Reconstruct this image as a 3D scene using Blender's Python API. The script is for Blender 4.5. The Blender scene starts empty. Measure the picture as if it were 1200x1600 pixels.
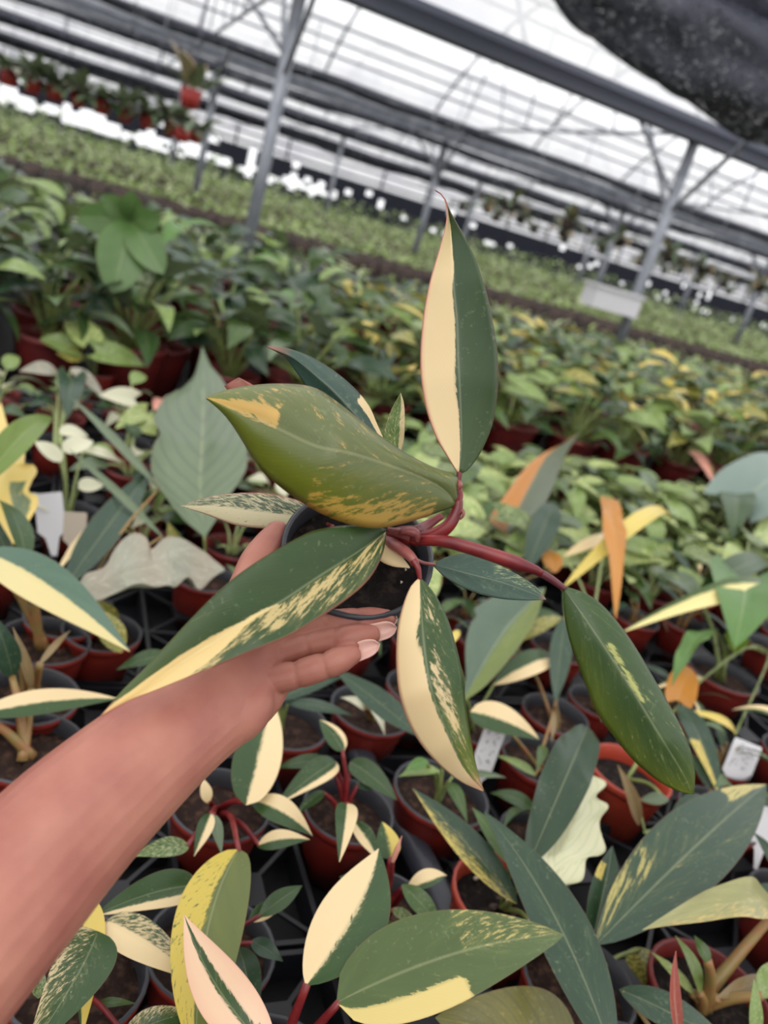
import bpy, math, random
import numpy as np
from mathutils import Vector, Matrix

sc = bpy.context.scene
col = sc.collection
rng = random.Random(7)

# ---------------------------------------------------------------- camera
FPX = 1260.0
PITCH, ROLL, YAW = math.radians(19.6), math.radians(16.7), math.radians(25)
CAM = np.array([0, 0, 1.5])
_F0 = np.array([math.sin(YAW), math.cos(YAW), 0]); _r0 = np.array([math.cos(YAW), -math.sin(YAW), 0])
CF = _F0 * math.cos(PITCH) - np.array([0, 0, 1.0]) * math.sin(PITCH)
_u0 = np.cross(_r0, CF)
CR = math.cos(ROLL) * _r0 + math.sin(ROLL) * _u0
CU = -math.sin(ROLL) * _r0 + math.cos(ROLL) * _u0
cam_d = bpy.data.cameras.new('camera'); cam = bpy.data.objects.new('camera', cam_d); col.objects.link(cam)
cam.matrix_world = Matrix(((CR[0], CU[0], -CF[0], CAM[0]), (CR[1], CU[1], -CF[1], CAM[1]), (CR[2], CU[2], -CF[2], CAM[2]), (0, 0, 0, 1)))
cam_d.sensor_fit = 'VERTICAL'; cam_d.sensor_height = 36.0; cam_d.lens = 36.0 * FPX / 1600.0
cam_d.clip_start = 0.02; cam_d.clip_end = 300
cam_d.dof.use_dof = True; cam_d.dof.focus_distance = 0.55; cam_d.dof.aperture_fstop = 5.4
sc.camera = cam

# ---------------------------------------------------------------- sky and exposure
W = bpy.data.worlds.new('overcast_sky'); sc.world = W; W.use_nodes = True
bg = W.node_tree.nodes['Background']
bg.inputs[0].default_value = (0.98, 0.985, 1.0, 1); bg.inputs[1].default_value = 1.78
sun_d = bpy.data.lights.new('sun', 'SUN'); sun_d.energy = 2.0; sun_d.angle = math.radians(45); sun_d.color = (1, .97, .92)
sun = bpy.data.objects.new('sun', sun_d); col.objects.link(sun); sun.rotation_euler = (math.radians(28), math.radians(-22), 0)
vs = sc.view_settings
vs.view_transform = 'Standard'; vs.look = 'None'; vs.gamma = 1; vs.exposure = -0.2; vs.use_curve_mapping = False
sc.cycles.use_denoising = True
sc.cycles.max_bounces = 8; sc.cycles.transparent_max_bounces = 24; sc.cycles.diffuse_bounces = 4
sc.cycles.sample_clamp_indirect = 6

# ---------------------------------------------------------------- projection helpers (metres)
BZ = 0.75                                    # bench top
def ray(x, y): return CF + CR * (x - 600) / FPX - CU * (y - 800) / FPX
def P(x, y, d): return CAM + ray(x, y) * d
def H(x, y, h):
    d = ray(x, y); return CAM + d * ((BZ + h - CAM[2]) / d[2])
def depth(p): return float((np.asarray(p) - CAM) @ CF)
def proj(p):
    q = np.asarray(p) - CAM; d = q @ CF
    return 600 + FPX * (q @ CR) / d, 800 - FPX * (q @ CU) / d, d
def unit(v):
    v = np.asarray(v, float); return v / max(np.linalg.norm(v), 1e-9)
def rgb(r, g, b):
    f = lambda c: (c / 255 / 12.92) if c <= 10 else ((c / 255 + .055) / 1.055) ** 2.4
    return (f(r), f(g), f(b))

# ---------------------------------------------------------------- object helpers
def tag(o, label=None, cat=None, group=None, kind=None):
    if label: o['label'] = label
    if cat: o['category'] = cat
    if group: o['group'] = group
    if kind: o['kind'] = kind
    return o
def thing(name, label, cat, loc=(0, 0, 0), group=None, rz=0):
    o = bpy.data.objects.new(name, None); col.objects.link(o); o.location = tuple(loc); o.rotation_euler = (0, 0, rz)
    o.empty_display_size = .02
    return tag(o, label, cat, group)
def mesh(name, verts, faces, mats, smooth=True, midx=None):
    me = bpy.data.meshes.new(name)
    me.from_pydata([tuple(map(float, v)) for v in verts], [], [tuple(map(int, f)) for f in faces])
    for m in (mats if isinstance(mats, (list, tuple)) else [mats]): me.materials.append(m)
    if midx is not None: me.polygons.foreach_set('material_index', list(map(int, midx)))
    if smooth: me.polygons.foreach_set('use_smooth', [True] * len(me.polygons))
    me.update()
    return me
def obj(name, me, parent=None, loc=None):
    o = bpy.data.objects.new(name, me); col.objects.link(o)
    if parent is not None: o.parent = parent
    if loc is not None: o.location = tuple(loc)
    return o
def part(name, vf, mats, parent=None, smooth=True, midx=None, world=True):
    v, f = vf; v = np.asarray(v, float)
    if parent is not None and world:
        q = parent
        while q is not None: v = v - np.array(q.location); q = q.parent
    return obj(name, mesh(name, v, f, mats, smooth, midx), parent)
def dup(root, loc, rz=0, s=1.0, label=None, group=None):
    r = root.copy(); col.objects.link(r); r.location = tuple(loc); r.rotation_euler = (0, 0, rz); r.scale = (s, s, s)
    if label: r['label'] = label
    if group: r['group'] = group
    for ch in list(root.children):
        c = ch.copy(); col.objects.link(c); c.parent = r
        for g in list(ch.children):
            d = g.copy(); col.objects.link(d); d.parent = c
    return r
def catmull(pts, n):
    p = np.asarray(pts, float)
    if len(p) == 2: return p[0] + (p[1] - p[0]) * np.linspace(0, 1, n)[:, None]
    ext = np.vstack([2 * p[0] - p[1], p, 2 * p[-1] - p[-2]])
    out = []
    for i in range(len(p) - 1):
        a, b, c, d = ext[i:i + 4]
        for t in np.linspace(0, 1, 16, endpoint=False):
            out.append(.5 * ((2 * b) + (c - a) * t + (2 * a - 5 * b + 4 * c - d) * t * t + (3 * b - a - 3 * c + d) * t ** 3))
    out.append(p[-1]); out = np.array(out)
    s = np.r_[0, np.cumsum(np.linalg.norm(np.diff(out[:, :3], axis=0), axis=1))]
    q = np.linspace(0, s[-1], n)
    return np.stack([np.interp(q, s, out[:, k]) for k in range(out.shape[1])], 1)
def frame_along(p):
    t = np.gradient(p, axis=0); t /= np.maximum(np.linalg.norm(t, axis=1), 1e-9)[:, None]
    a = np.array([0, 0, 1.0]) if abs(t[0][2]) < .9 else np.array([1.0, 0, 0])
    n = unit(np.cross(t[0], a)); N = []
    for k in t:
        n = unit(n - k * (n @ k)); N.append(n)
    N = np.array(N); return t, N, np.cross(t, N)
def tube(pts, rad, seg=8, n=None, cap=True, flat=1.0):
    pts = np.asarray(pts, float)
    if n: 
        r = np.interp(np.linspace(0, 1, n), np.linspace(0, 1, len(pts)), rad if np.ndim(rad) else [rad] * len(pts))
        pts = catmull(pts, n)
    else: r = np.broadcast_to(np.asarray(rad, float), (len(pts),))
    t, N, B = frame_along(pts)
    a = np.linspace(0, 2 * math.pi, seg, endpoint=False)
    v = (pts[:, None] + r[:, None, None] * (np.cos(a)[None, :, None] * N[:, None] + flat * np.sin(a)[None, :, None] * B[:, None])).reshape(-1, 3)
    m = len(pts)
    f = [(i * seg + j, i * seg + (j + 1) % seg, (i + 1) * seg + (j + 1) % seg, (i + 1) * seg + j) for i in range(m - 1) for j in range(seg)]
    if cap: f += [tuple(range(seg))[::-1], tuple((m - 1) * seg + j for j in range(seg))]
    return v, f
def box(x0, x1, y0, y1, z0, z1):
    v = [(x, y, z) for z in (z0, z1) for y in (y0, y1) for x in (x0, x1)]
    return np.array(v, float), [(0, 2, 3, 1), (4, 5, 7, 6), (0, 1, 5, 4), (2, 6, 7, 3), (0, 4, 6, 2), (1, 3, 7, 5)]
def bar(a, b, w, h):
    a, b = np.asarray(a, float), np.asarray(b, float); d = unit(b - a)
    up = np.array([0, 0, 1.0]) if abs(d[2]) < .9 else np.array([1.0, 0, 0])
    s = unit(np.cross(d, up)) * w / 2; u = unit(np.cross(s, d)) * h / 2
    v = [p + i * s + j * u for p in (a, b) for j in (-1, 1) for i in (-1, 1)]
    return np.array(v), [(0, 2, 3, 1), (4, 5, 7, 6), (0, 1, 5, 4), (2, 6, 7, 3), (0, 4, 6, 2), (1, 3, 7, 5)]
def join(lst):
    V, Fc, o = [], [], 0
    for v, f in lst:
        V.append(np.asarray(v)); Fc += [tuple(i + o for i in q) for q in f]; o += len(v)
    return np.vstack(V), Fc
def lathe(prof, seg=28):
    a = np.linspace(0, 2 * math.pi, seg, endpoint=False)
    v = np.array([(r * math.cos(t), r * math.sin(t), z) for r, z in prof for t in a])
    f = [(i * seg + j, i * seg + (j + 1) % seg, (i + 1) * seg + (j + 1) % seg, (i + 1) * seg + j) for i in range(len(prof) - 1) for j in range(seg)]
    return v, f

# ---------------------------------------------------------------- materials
def mat(name, color=(.5, .5, .5), rough=.5, spec=.5, metal=0, bump=None, var=None, coat=0):
    m = bpy.data.materials.new(name); m.use_nodes = True
    nt = m.node_tree; b = nt.nodes['Principled BSDF']
    b.inputs['Base Color'].default_value = (*color, 1); b.inputs['Roughness'].default_value = rough
    b.inputs['Specular IOR Level'].default_value = spec; b.inputs['Metallic'].default_value = metal
    b.inputs['Coat Weight'].default_value = coat
    L = nt.links.new
    if var:                                   # (scale, second colour, low, high)
        tc = nt.nodes.new('ShaderNodeTexCoord'); n = nt.nodes.new('ShaderNodeTexNoise'); r = nt.nodes.new('ShaderNodeValToRGB')
        n.inputs['Scale'].default_value = var[0]; n.inputs['Detail'].default_value = 6
        r.color_ramp.elements[0].position = var[2]; r.color_ramp.elements[1].position = var[3]
        r.color_ramp.elements[0].color = (*color, 1); r.color_ramp.elements[1].color = (*var[1], 1)
        L(tc.outputs['Object'], n.inputs['Vector']); L(n.outputs[0], r.inputs[0]); L(r.outputs[0], b.inputs['Base Color'])
    if bump:                                  # (scale, strength, distance)
        tc = nt.nodes.new('ShaderNodeTexCoord'); n = nt.nodes.new('ShaderNodeTexNoise'); bp = nt.nodes.new('ShaderNodeBump')
        n.inputs['Scale'].default_value = bump[0]; n.inputs['Detail'].default_value = 5
        bp.inputs['Strength'].default_value = bump[1]; bp.inputs['Distance'].default_value = bump[2]
        L(tc.outputs['Object'], n.inputs['Vector']); L(n.outputs[0], bp.inputs['Height']); L(bp.outputs[0], b.inputs['Normal'])
    return m

def leaf_material():
    m = bpy.data.materials.new('variegated_leaf'); m.use_nodes = True
    nt = m.node_tree; N = nt.nodes; L = nt.links.new; b = N['Principled BSDF']; out = N['Material Output']
    def at(n): a = N.new('ShaderNodeAttribute'); a.attribute_name = n; return a
    def M(op, a, b_=None, c=None):
        q = N.new('ShaderNodeMath'); q.operation = op
        for k, x in enumerate((a, b_, c)):
            if x is None: continue
            if hasattr(x, 'node'): L(x, q.inputs[k])
            else: q.inputs[k].default_value = x
        return q.outputs[0]
    def sep(a): s = N.new('ShaderNodeSeparateXYZ'); L(a, s.inputs[0]); return s.outputs
    def mix(f, a, c):
        q = N.new('ShaderNodeMix'); q.data_type = 'RGBA'
        (L(f, q.inputs[0]) if hasattr(f, 'node') else setattr(q.inputs[0], 'default_value', f))
        for k, x in ((6, a), (7, c)):
            if hasattr(x, 'node'): L(x, q.inputs[k])
            else: q.inputs[k].default_value = (*x, 1)
        return q.outputs[2]
    vg = sep(at('vg').outputs['Vector']); uv = sep(at('luv').outputs['Vector'])
    u = uv[0]; v = M('SUBTRACT', M('MULTIPLY', uv[1], 2.0), 1.0); av = M('ABSOLUTE', v)
    oi = N.new('ShaderNodeObjectInfo')
    s = M('SUBTRACT', u, M('MULTIPLY', av, .3))
    cb = N.new('ShaderNodeCombineXYZ'); L(M('MULTIPLY', s, 27.0), cb.inputs[0]); L(M('MULTIPLY', v, 4.5), cb.inputs[1]); L(M('MULTIPLY', oi.outputs['Random'], 40.0), cb.inputs[2])
    n1 = N.new('ShaderNodeTexNoise'); n1.inputs['Scale'].default_value = 1.0; n1.inputs['Detail'].default_value = 8; n1.inputs['Roughness'].default_value = .76
    L(cb.outputs[0], n1.inputs['Vector'])
    n2 = N.new('ShaderNodeTexNoise'); n2.inputs['Scale'].default_value = .22; n2.inputs['Detail'].default_value = 3
    L(cb.outputs[0], n2.inputs['Vector'])
    k = M('ADD', M('ADD', M('MULTIPLY', vg[0], .5), .5), M('MULTIPLY', M('SUBTRACT', n1.outputs[0], .5), 1.7))
    mr = N.new('ShaderNodeMapRange'); mr.interpolation_type = 'SMOOTHSTEP'; L(k, mr.inputs[0])
    mr.inputs[1].default_value = .47; mr.inputs[2].default_value = .53
    cream = mr.outputs[0]
    base = at('base').outputs['Color']; alt = at('alt').outputs['Color']
    # half-tone streaks: paler green layer between the two
    mr2 = N.new('ShaderNodeMapRange'); mr2.interpolation_type = 'SMOOTHSTEP'; L(M('ADD', k, M('MULTIPLY', M('SUBTRACT', n2.outputs[0], .5), .6)), mr2.inputs[0])
    mr2.inputs[1].default_value = .22; mr2.inputs[2].default_value = .6; mr2.inputs[4].default_value = .10
    g = mix(mr2.outputs[0], base, alt)
    g = mix(M('MULTIPLY', vg[1], .75), g, rgb(118, 128, 22))
    hv = N.new('ShaderNodeHueSaturation'); L(g, hv.inputs['Color']); L(M('ADD', .75, M('MULTIPLY', n2.outputs[0], .5)), hv.inputs['Value'])
    mr3 = N.new('ShaderNodeMapRange'); mr3.interpolation_type = 'SMOOTHSTEP'; L(vg[0], mr3.inputs[0]); mr3.inputs[1].default_value = -.1; mr3.inputs[2].default_value = .7
    al = mix(mr3.outputs[0], mix(.68, base, alt), alt)
    al = mix(M('MULTIPLY', vg[1], .45), al, rgb(222, 178, 62))
    c = mix(cream, hv.outputs[0], al)
    c = mix(M('MULTIPLY', vg[2], .8), c, rgb(214, 128, 112))
    # waxy scuffs and dust flecks
    tcx = N.new('ShaderNodeTexCoord'); nf = N.new('ShaderNodeTexNoise'); nf.inputs['Scale'].default_value = 260; nf.inputs['Detail'].default_value = 3; L(tcx.outputs['Object'], nf.inputs['Vector'])
    nb = N.new('ShaderNodeTexNoise'); nb.inputs['Scale'].default_value = 24; L(tcx.outputs['Object'], nb.inputs['Vector'])
    mf = N.new('ShaderNodeMapRange'); L(M('ADD', nf.outputs[0], M('MULTIPLY', nb.outputs[0], .45)), mf.inputs[0]); mf.inputs[1].default_value = .86; mf.inputs[2].default_value = .98; mf.inputs[4].default_value = .22
    c = mix(M('MULTIPLY', mf.outputs[0], M('SUBTRACT', 1.0, cream)), c, rgb(150, 162, 128))
    # thin reddish margin and pale midrib
    mre = N.new('ShaderNodeMapRange'); L(av, mre.inputs[0]); mre.inputs[1].default_value = .955; mre.inputs[2].default_value = .99; mre.inputs[4].default_value = .55
    c = mix(M('MULTIPLY', mre.outputs[0], M('ADD', .25, vg[2])), c, rgb(150, 62, 60))
    mrm = N.new('ShaderNodeMapRange'); L(av, mrm.inputs[0]); mrm.inputs[1].default_value = .045; mrm.inputs[2].default_value = .015; mrm.inputs[4].default_value = .2
    c = mix(mrm.outputs[0], c, rgb(196, 196, 150))
    geo = N.new('ShaderNodeNewGeometry')
    c = mix(M('MULTIPLY', geo.outputs['Backfacing'], .35), c, rgb(150, 158, 120))
    # coarse lateral veins on leaves that show them (third channel of luv)
    vs_ = M('POWER', M('ABSOLUTE', M('SINE', M('MULTIPLY', s, 34.0))), 14.0)
    c = mix(M('MULTIPLY', M('MULTIPLY', vs_, uv[2]), .55), c, rgb(70, 84, 66))
    L(c, b.inputs['Base Color'])
    b.inputs['Roughness'].default_value = .36; b.inputs['Specular IOR Level'].default_value = .42
    L(M('ADD', .2, M('MULTIPLY', n2.outputs[0], .3)), b.inputs['Roughness']); b.inputs['Coat Weight'].default_value = .1; b.inputs['Coat Roughness'].default_value = .2
    # fine lateral veins
    wv = M('SINE', M('MULTIPLY', s, 260.0))
    bp = N.new('ShaderNodeBump'); bp.inputs['Strength'].default_value = .05; bp.inputs['Distance'].default_value = .0004
    L(M('ADD', wv, M('ADD', M('MULTIPLY', n1.outputs[0], 2.0), M('MULTIPLY', nb.outputs[0], 14.0))), bp.inputs['Height']); L(bp.outputs[0], b.inputs['Normal'])
    tr = N.new('ShaderNodeBsdfTranslucent'); tc = mix(.35, c, rgb(170, 190, 40)); L(c, tr.inputs[0])
    ms = N.new('ShaderNodeMixShader'); ms.inputs[0].default_value = .17
    L(b.outputs[0], ms.inputs[1]); L(tr.outputs[0], ms.inputs[2]); L(ms.outputs[0], out.inputs[0])
    return m
LEAF = leaf_material()
RED_STEM = mat('red_petiole', rgb(98, 20, 27), .32, var=(60, rgb(138, 44, 42), .35, .75))
PINK_STEM = mat('pink_sheath', rgb(150, 84, 78), .38, var=(70, rgb(98, 34, 38), .4, .75))
DARK_STEM = mat('dark_red_petiole', rgb(92, 38, 46), .35)
GREEN_STEM = mat('green_petiole', rgb(128, 140, 78), .45, var=(40, rgb(92, 104, 52), .4, .7))
BROWN_STEM = mat('olive_brown_petiole', rgb(136, 116, 66), .45, var=(40, rgb(150, 98, 60), .4, .7))
PALE_STEM = mat('pale_green_petiole', rgb(158, 170, 112), .45)
POT_RED = mat('brick_red_plastic', rgb(138, 44, 34), .4, var=(18, rgb(108, 34, 30), .4, .7))
POT_ORANGE = mat('terracotta_plastic', rgb(166, 62, 42), .42, var=(18, rgb(142, 50, 36), .4, .7))
POT_DARK = mat('dark_red_plastic', rgb(112, 36, 32), .45, var=(14, rgb(88, 28, 28), .4, .7))
POT_BLACK = mat('black_pot_plastic', rgb(52, 53, 58), .4)
SOIL = mat('dark_potting_soil', rgb(26, 21, 19), .9, .2, bump=(160, .9, .004), var=(120, rgb(64, 52, 44), .52, .75))
SOIL_BROWN = mat('brown_coir_soil', rgb(44, 31, 26), .9, .2, bump=(140, .9, .004), var=(120, rgb(86, 62, 50), .5, .75))
FABRIC = mat('black_ground_fabric', rgb(10, 11, 15), .6, .3, bump=(500, .5, .001))
TRAY = mat('black_tray_plastic', rgb(19, 20, 25), .5)
PIPE = mat('black_hose_plastic', rgb(52, 54, 62), .4)
STEEL = mat('galvanised_steel', rgb(150, 153, 160), .45, .5, .55, var=(6, rgb(120, 124, 132), .35, .7))
STEEL_DARK = mat('dull_painted_steel', rgb(92, 95, 110), .5)
WHITE = mat('white_plastic', rgb(226, 224, 226), .5)
BEIGE = mat('beige_plastic', rgb(196, 182, 164), .5)
INK = mat('dark_pencil_ink', rgb(96, 96, 104), .7)
CONCRETE = mat('greenhouse_floor', rgb(112, 108, 104), .85, var=(1.5, rgb(80, 76, 72), .4, .65))
DARKNET = mat('black_shade_net', rgb(40, 42, 52), .75, .2)
WOODISH = mat('far_brown_pots', rgb(84, 68, 60), .8, var=(9, rgb(52, 44, 42), .4, .6))
HANGRED = mat('hanging_red_pot', rgb(168, 52, 44), .5)
BENCHM = mat('bench_frame_metal', rgb(110, 112, 116), .5, .5, .4)
NAIL = mat('fingernail', rgb(226, 178, 164), .25, .5, coat=.3)

def skin_material():
    m = mat('skin', rgb(200, 140, 118), .46, .4, bump=(900, .25, .0004))
    nt = m.node_tree; N = nt.nodes; L = nt.links.new; b = N['Principled BSDF']
    tc = N.new('ShaderNodeTexCoord'); n = N.new('ShaderNodeTexNoise'); n.inputs['Scale'].default_value = 28; n.inputs['Detail'].default_value = 4
    r = N.new('ShaderNodeValToRGB'); r.color_ramp.elements[0].position = .32; r.color_ramp.elements[1].position = .7
    r.color_ramp.elements[0].color = (*rgb(158, 97, 84), 1); r.color_ramp.elements[1].color = (*rgb(180, 121, 102), 1)
    L(tc.outputs['Object'], n.inputs['Vector']); L(n.outputs[0], r.inputs[0])
    a = N.new('ShaderNodeAttribute'); a.attribute_name = 'flush'
    mx = N.new('ShaderNodeMix'); mx.data_type = 'RGBA'; L(a.outputs['Fac'], mx.inputs[0]); L(r.outputs[0], mx.inputs[6]); mx.inputs[7].default_value = (*rgb(190, 106, 98), 1)
    L(mx.outputs[2], b.inputs['Base Color'])
    b.inputs['Subsurface Weight'].default_value = .12; b.inputs['Subsurface Radius'].default_value = (.006, .0025, .0015); b.inputs['Subsurface Scale'].default_value = .6
    return m
SKIN = skin_material()

def film_material():
    m = bpy.data.materials.new('white_polythene_film'); m.use_nodes = True
    nt = m.node_tree; N = nt.nodes; L = nt.links.new; N.remove(N['Principled BSDF'])
    t = N.new('ShaderNodeBsdfTransparent'); tl = N.new('ShaderNodeBsdfTranslucent'); d = N.new('ShaderNodeBsdfDiffuse')
    tc = N.new('ShaderNodeTexCoord'); n = N.new('ShaderNodeTexNoise'); n.inputs['Scale'].default_value = .9; n.inputs['Detail'].default_value = 4
    r = N.new('ShaderNodeValToRGB'); r.color_ramp.elements[0].color = (.9, .9, .93, 1); r.color_ramp.elements[1].color = (1, 1, 1, 1)
    r.color_ramp.elements[0].position = .3; r.color_ramp.elements[1].position = .6
    L(tc.outputs['Object'], n.inputs['Vector']); L(n.outputs[0], r.inputs[0])
    for q in (t, tl, d): L(r.outputs[0], q.inputs[0])
    a = N.new('ShaderNodeMixShader'); a.inputs[0].default_value = .22; L(tl.outputs[0], a.inputs[1]); L(d.outputs[0], a.inputs[2])
    c = N.new('ShaderNodeMixShader'); c.inputs[0].default_value = .5; L(t.outputs[0], c.inputs[1]); L(a.outputs[0], c.inputs[2])
    L(c.outputs[0], N['Material Output'].inputs[0])
    return m
FILM = film_material()
def net_material():
    m = bpy.data.materials.new('woven_shade_net'); m.use_nodes = True
    nt = m.node_tree; N = nt.nodes; L = nt.links.new; b = N['Principled BSDF']
    b.inputs['Base Color'].default_value = (*rgb(58, 60, 72), 1); b.inputs['Roughness'].default_value = .7
    tc = N.new('ShaderNodeTexCoord'); mp = N.new('ShaderNodeMapping'); mp.inputs['Scale'].default_value = (2.0, 26, 26)
    n = N.new('ShaderNodeTexNoise'); n.inputs['Scale'].default_value = 2.5; n.inputs['Detail'].default_value = 5
    r = N.new('ShaderNodeMapRange'); r.inputs[1].default_value = .5; r.inputs[2].default_value = .68; r.inputs[4].default_value = .75
    t = N.new('ShaderNodeBsdfTransparent'); mx = N.new('ShaderNodeMixShader')
    L(tc.outputs['Object'], mp.inputs[0]); L(mp.outputs[0], n.inputs['Vector']); L(n.outputs[0], r.inputs[0])
    L(r.outputs[0], mx.inputs[0]); L(b.outputs[0], mx.inputs[1]); L(t.outputs[0], mx.inputs[2]); L(mx.outputs[0], N['Material Output'].inputs[0])
    return m
NET = net_material()

# ---------------------------------------------------------------- leaves
GREEN = rgb(50, 76, 34); DEEP = rgb(38, 62, 38); BLUE = rgb(46, 70, 50); MID = rgb(66, 92, 40); LIGHT = rgb(118, 142, 70)
OLIVE = rgb(112, 122, 70); GREY = rgb(102, 118, 88); SILVER = rgb(150, 150, 132); FRESH = rgb(84, 122, 54)
CREAM = rgb(236, 210, 160); YELLOW = rgb(220, 196, 100); PALE = rgb(190, 196, 140); IVORY = rgb(212, 210, 180); ORANGE = rgb(192, 126, 56)
def cl(x): return np.clip(x, -1, 1)
def half(sign, off=0., soft=.025): return lambda u, v: cl((sign * v - off) / soft)
def flat(x): return lambda u, v: np.full_like(u, float(x))
def streak(lo, hi=None, sign=0):
    hi = lo if hi is None else hi
    return lambda u, v: lo + (hi - lo) * (.5 + .5 * sign * v)
def edge(sign, w=.6, soft=.1, u0=0., u1=1.):
    return lambda u, v: np.where((u > u0) & (u < u1), cl((sign * v - w) / soft), -1.)
def zero(u, v): return np.zeros_like(u)
# style: base colour, alternative colour, variegation field, lime field, pink field
ST = {
 'green': (GREEN, PALE, flat(-.75), zero, zero), 'deep': (DEEP, PALE, flat(-.8), zero, zero), 'blue': (BLUE, PALE, flat(-.7), zero, zero),
 'mid': (MID, PALE, flat(-.55), zero, zero), 'fresh': (FRESH, PALE, flat(-.9), zero, zero), 'light': (LIGHT, IVORY, flat(-.3), zero, zero),
 'grey': (GREY, IVORY, flat(-.9), zero, zero, .8), 'silver': (SILVER, rgb(204, 200, 184), flat(-.3), zero, lambda u, v: .1 * np.sin(u * 9) ** 2),
 'lime': (FRESH, YELLOW, flat(-.9), flat(.6), zero),
 'cream': (GREEN, CREAM, flat(1), zero, zero), 'ivory': (GREEN, IVORY, flat(.9), zero, zero), 'yellow': (OLIVE, YELLOW, flat(.6), zero, zero),
 'orange': (ORANGE, ORANGE, flat(1), flat(.2), zero), 'pinkleaf': (GREEN, rgb(232, 172, 150), half(1, -.75, .3), zero, flat(.55)),
 'half_l': (GREEN, CREAM, half(-1), zero, zero), 'half_r': (GREEN, CREAM, half(1), zero, zero),
 'wide_l': (GREEN, CREAM, half(-1, -.35, .3), zero, zero), 'wide_r': (GREEN, CREAM, half(1, -.35, .3), zero, zero),
 'edge_l': (GREEN, CREAM, half(-1, .45, .12), zero, zero), 'edge_r': (GREEN, CREAM, half(1, .45, .12), zero, zero),
 'speck': (GREEN, CREAM, flat(-.4), zero, zero), 'speck_r': (GREEN, CREAM, streak(-.9, .08, 1), zero, zero), 'speck_l': (GREEN, CREAM, streak(-.9, .08, -1), zero, zero),
 'speck_blue': (BLUE, PALE, flat(-.6), zero, zero),
 'marble': (MID, PALE, flat(-.1), zero, zero), 'marble_pale': (LIGHT, rgb(212, 218, 150), flat(.0), zero, zero), 'marble_white': (GREEN, IVORY, flat(.25), zero, zero),
 'yellow_l': (GREEN, YELLOW, lambda u, v: np.where(v < 0, .35, -.85), zero, zero),
 'yellow_mix': (MID, YELLOW, flat(-.05), flat(.15), zero), 'yellow_r': (GREEN, YELLOW, half(1, .1, .4), zero, zero),
 'orange_l': (rgb(98, 106, 84), ORANGE, half(-1, 0, .15), zero, zero),
 'grey_lime': (rgb(84, 104, 84), PALE, flat(-.9), lambda u, v: np.where(v > .05, .8, 0), zero),
 'brownish': (rgb(120, 112, 72), PALE, flat(-.6), zero, flat(.15)),
 'white': (IVORY, IVORY, flat(1), zero, zero),
}
def leaf_mesh(name, grid, style, solid=False):
    """grid: (nu, nv, 3) points, u from base to tip, v from -1 to 1"""
    nu, nv = grid.shape[:2]
    U, V = np.meshgrid(np.linspace(0, 1, nu), np.linspace(-1, 1, nv), indexing='ij')
    f = [(i * nv + j, i * nv + j + 1, (i + 1) * nv + j + 1, (i + 1) * nv + j) for i in range(nu - 1) for j in range(nv - 1)]
    me = mesh(name, grid.reshape(-1, 3), f, LEAF)
    st = ST[style] if isinstance(style, str) else style
    n = nu * nv
    def put(k, a):
        q = me.attributes.new(k, 'FLOAT_COLOR', 'POINT'); q.data.foreach_set('color', np.asarray(a, np.float32).ravel())
    one = np.ones(n)
    put('luv', np.stack([U.ravel(), V.ravel() * .5 + .5, (st[5] if len(st) > 5 else 0) * one, one], 1))
    put('vg', np.stack([st[2](U, V).ravel(), st[3](U, V).ravel(), st[4](U, V).ravel(), one], 1))
    put('base', np.tile([*st[0], 1], (n, 1))); put('alt', np.tile([*st[1], 1], (n, 1)))
    return me
def grid3(Lc, Mc, Rc, nu, nv, bulge=0.):
    """across the blade: left edge -> midrib -> right edge"""
    k = nv // 2; g = np.zeros((nu, nv, 3))
    d = np.gradient(Mc, axis=0)
    nrm = np.cross(d, Rc - Lc); nrm /= np.maximum(np.linalg.norm(nrm, axis=1), 1e-9)[:, None]
    wid = np.linalg.norm(Rc - Lc, axis=1)[:, None]
    for j in range(nv):
        s = j / k - 1
        a = Lc if s < 0 else Rc
        g[:, j] = Mc + (a - Mc) * abs(s) + nrm * wid * bulge * abs(s) * (1 - abs(s)) * 2
    return g
def hero_leaf(parent, L, M, R, d, style, off=(0, 0, 0), bulge=.06, nu=44, nv=17, name='leaf'):
    """outline and midrib as image points with their own depths d (list along the leaf); off = extra depth of left edge, midrib, right edge"""
    def lift(px, o):
        p = catmull(np.array(px, float), nu); t = np.linspace(0, 1, nu)
        dd = np.interp(t, np.linspace(0, 1, len(d)), d) + o * np.sin(math.pi * t) ** .8
        return np.array([P(x, y, q) for (x, y), q in zip(p, dd)])
    g = grid3(lift(L, off[0]), lift(M, off[1]), lift(R, off[2]), nu, nv, bulge)
    o = obj(name, None, None); bpy.data.objects.remove(o)
    me = leaf_mesh(name, g - np.array(parent.location), style)
    o = obj(name, me, parent)
    s = o.modifiers.new('thickness', 'SOLIDIFY'); s.thickness = .0007; s.offset = 0
    return o
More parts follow.
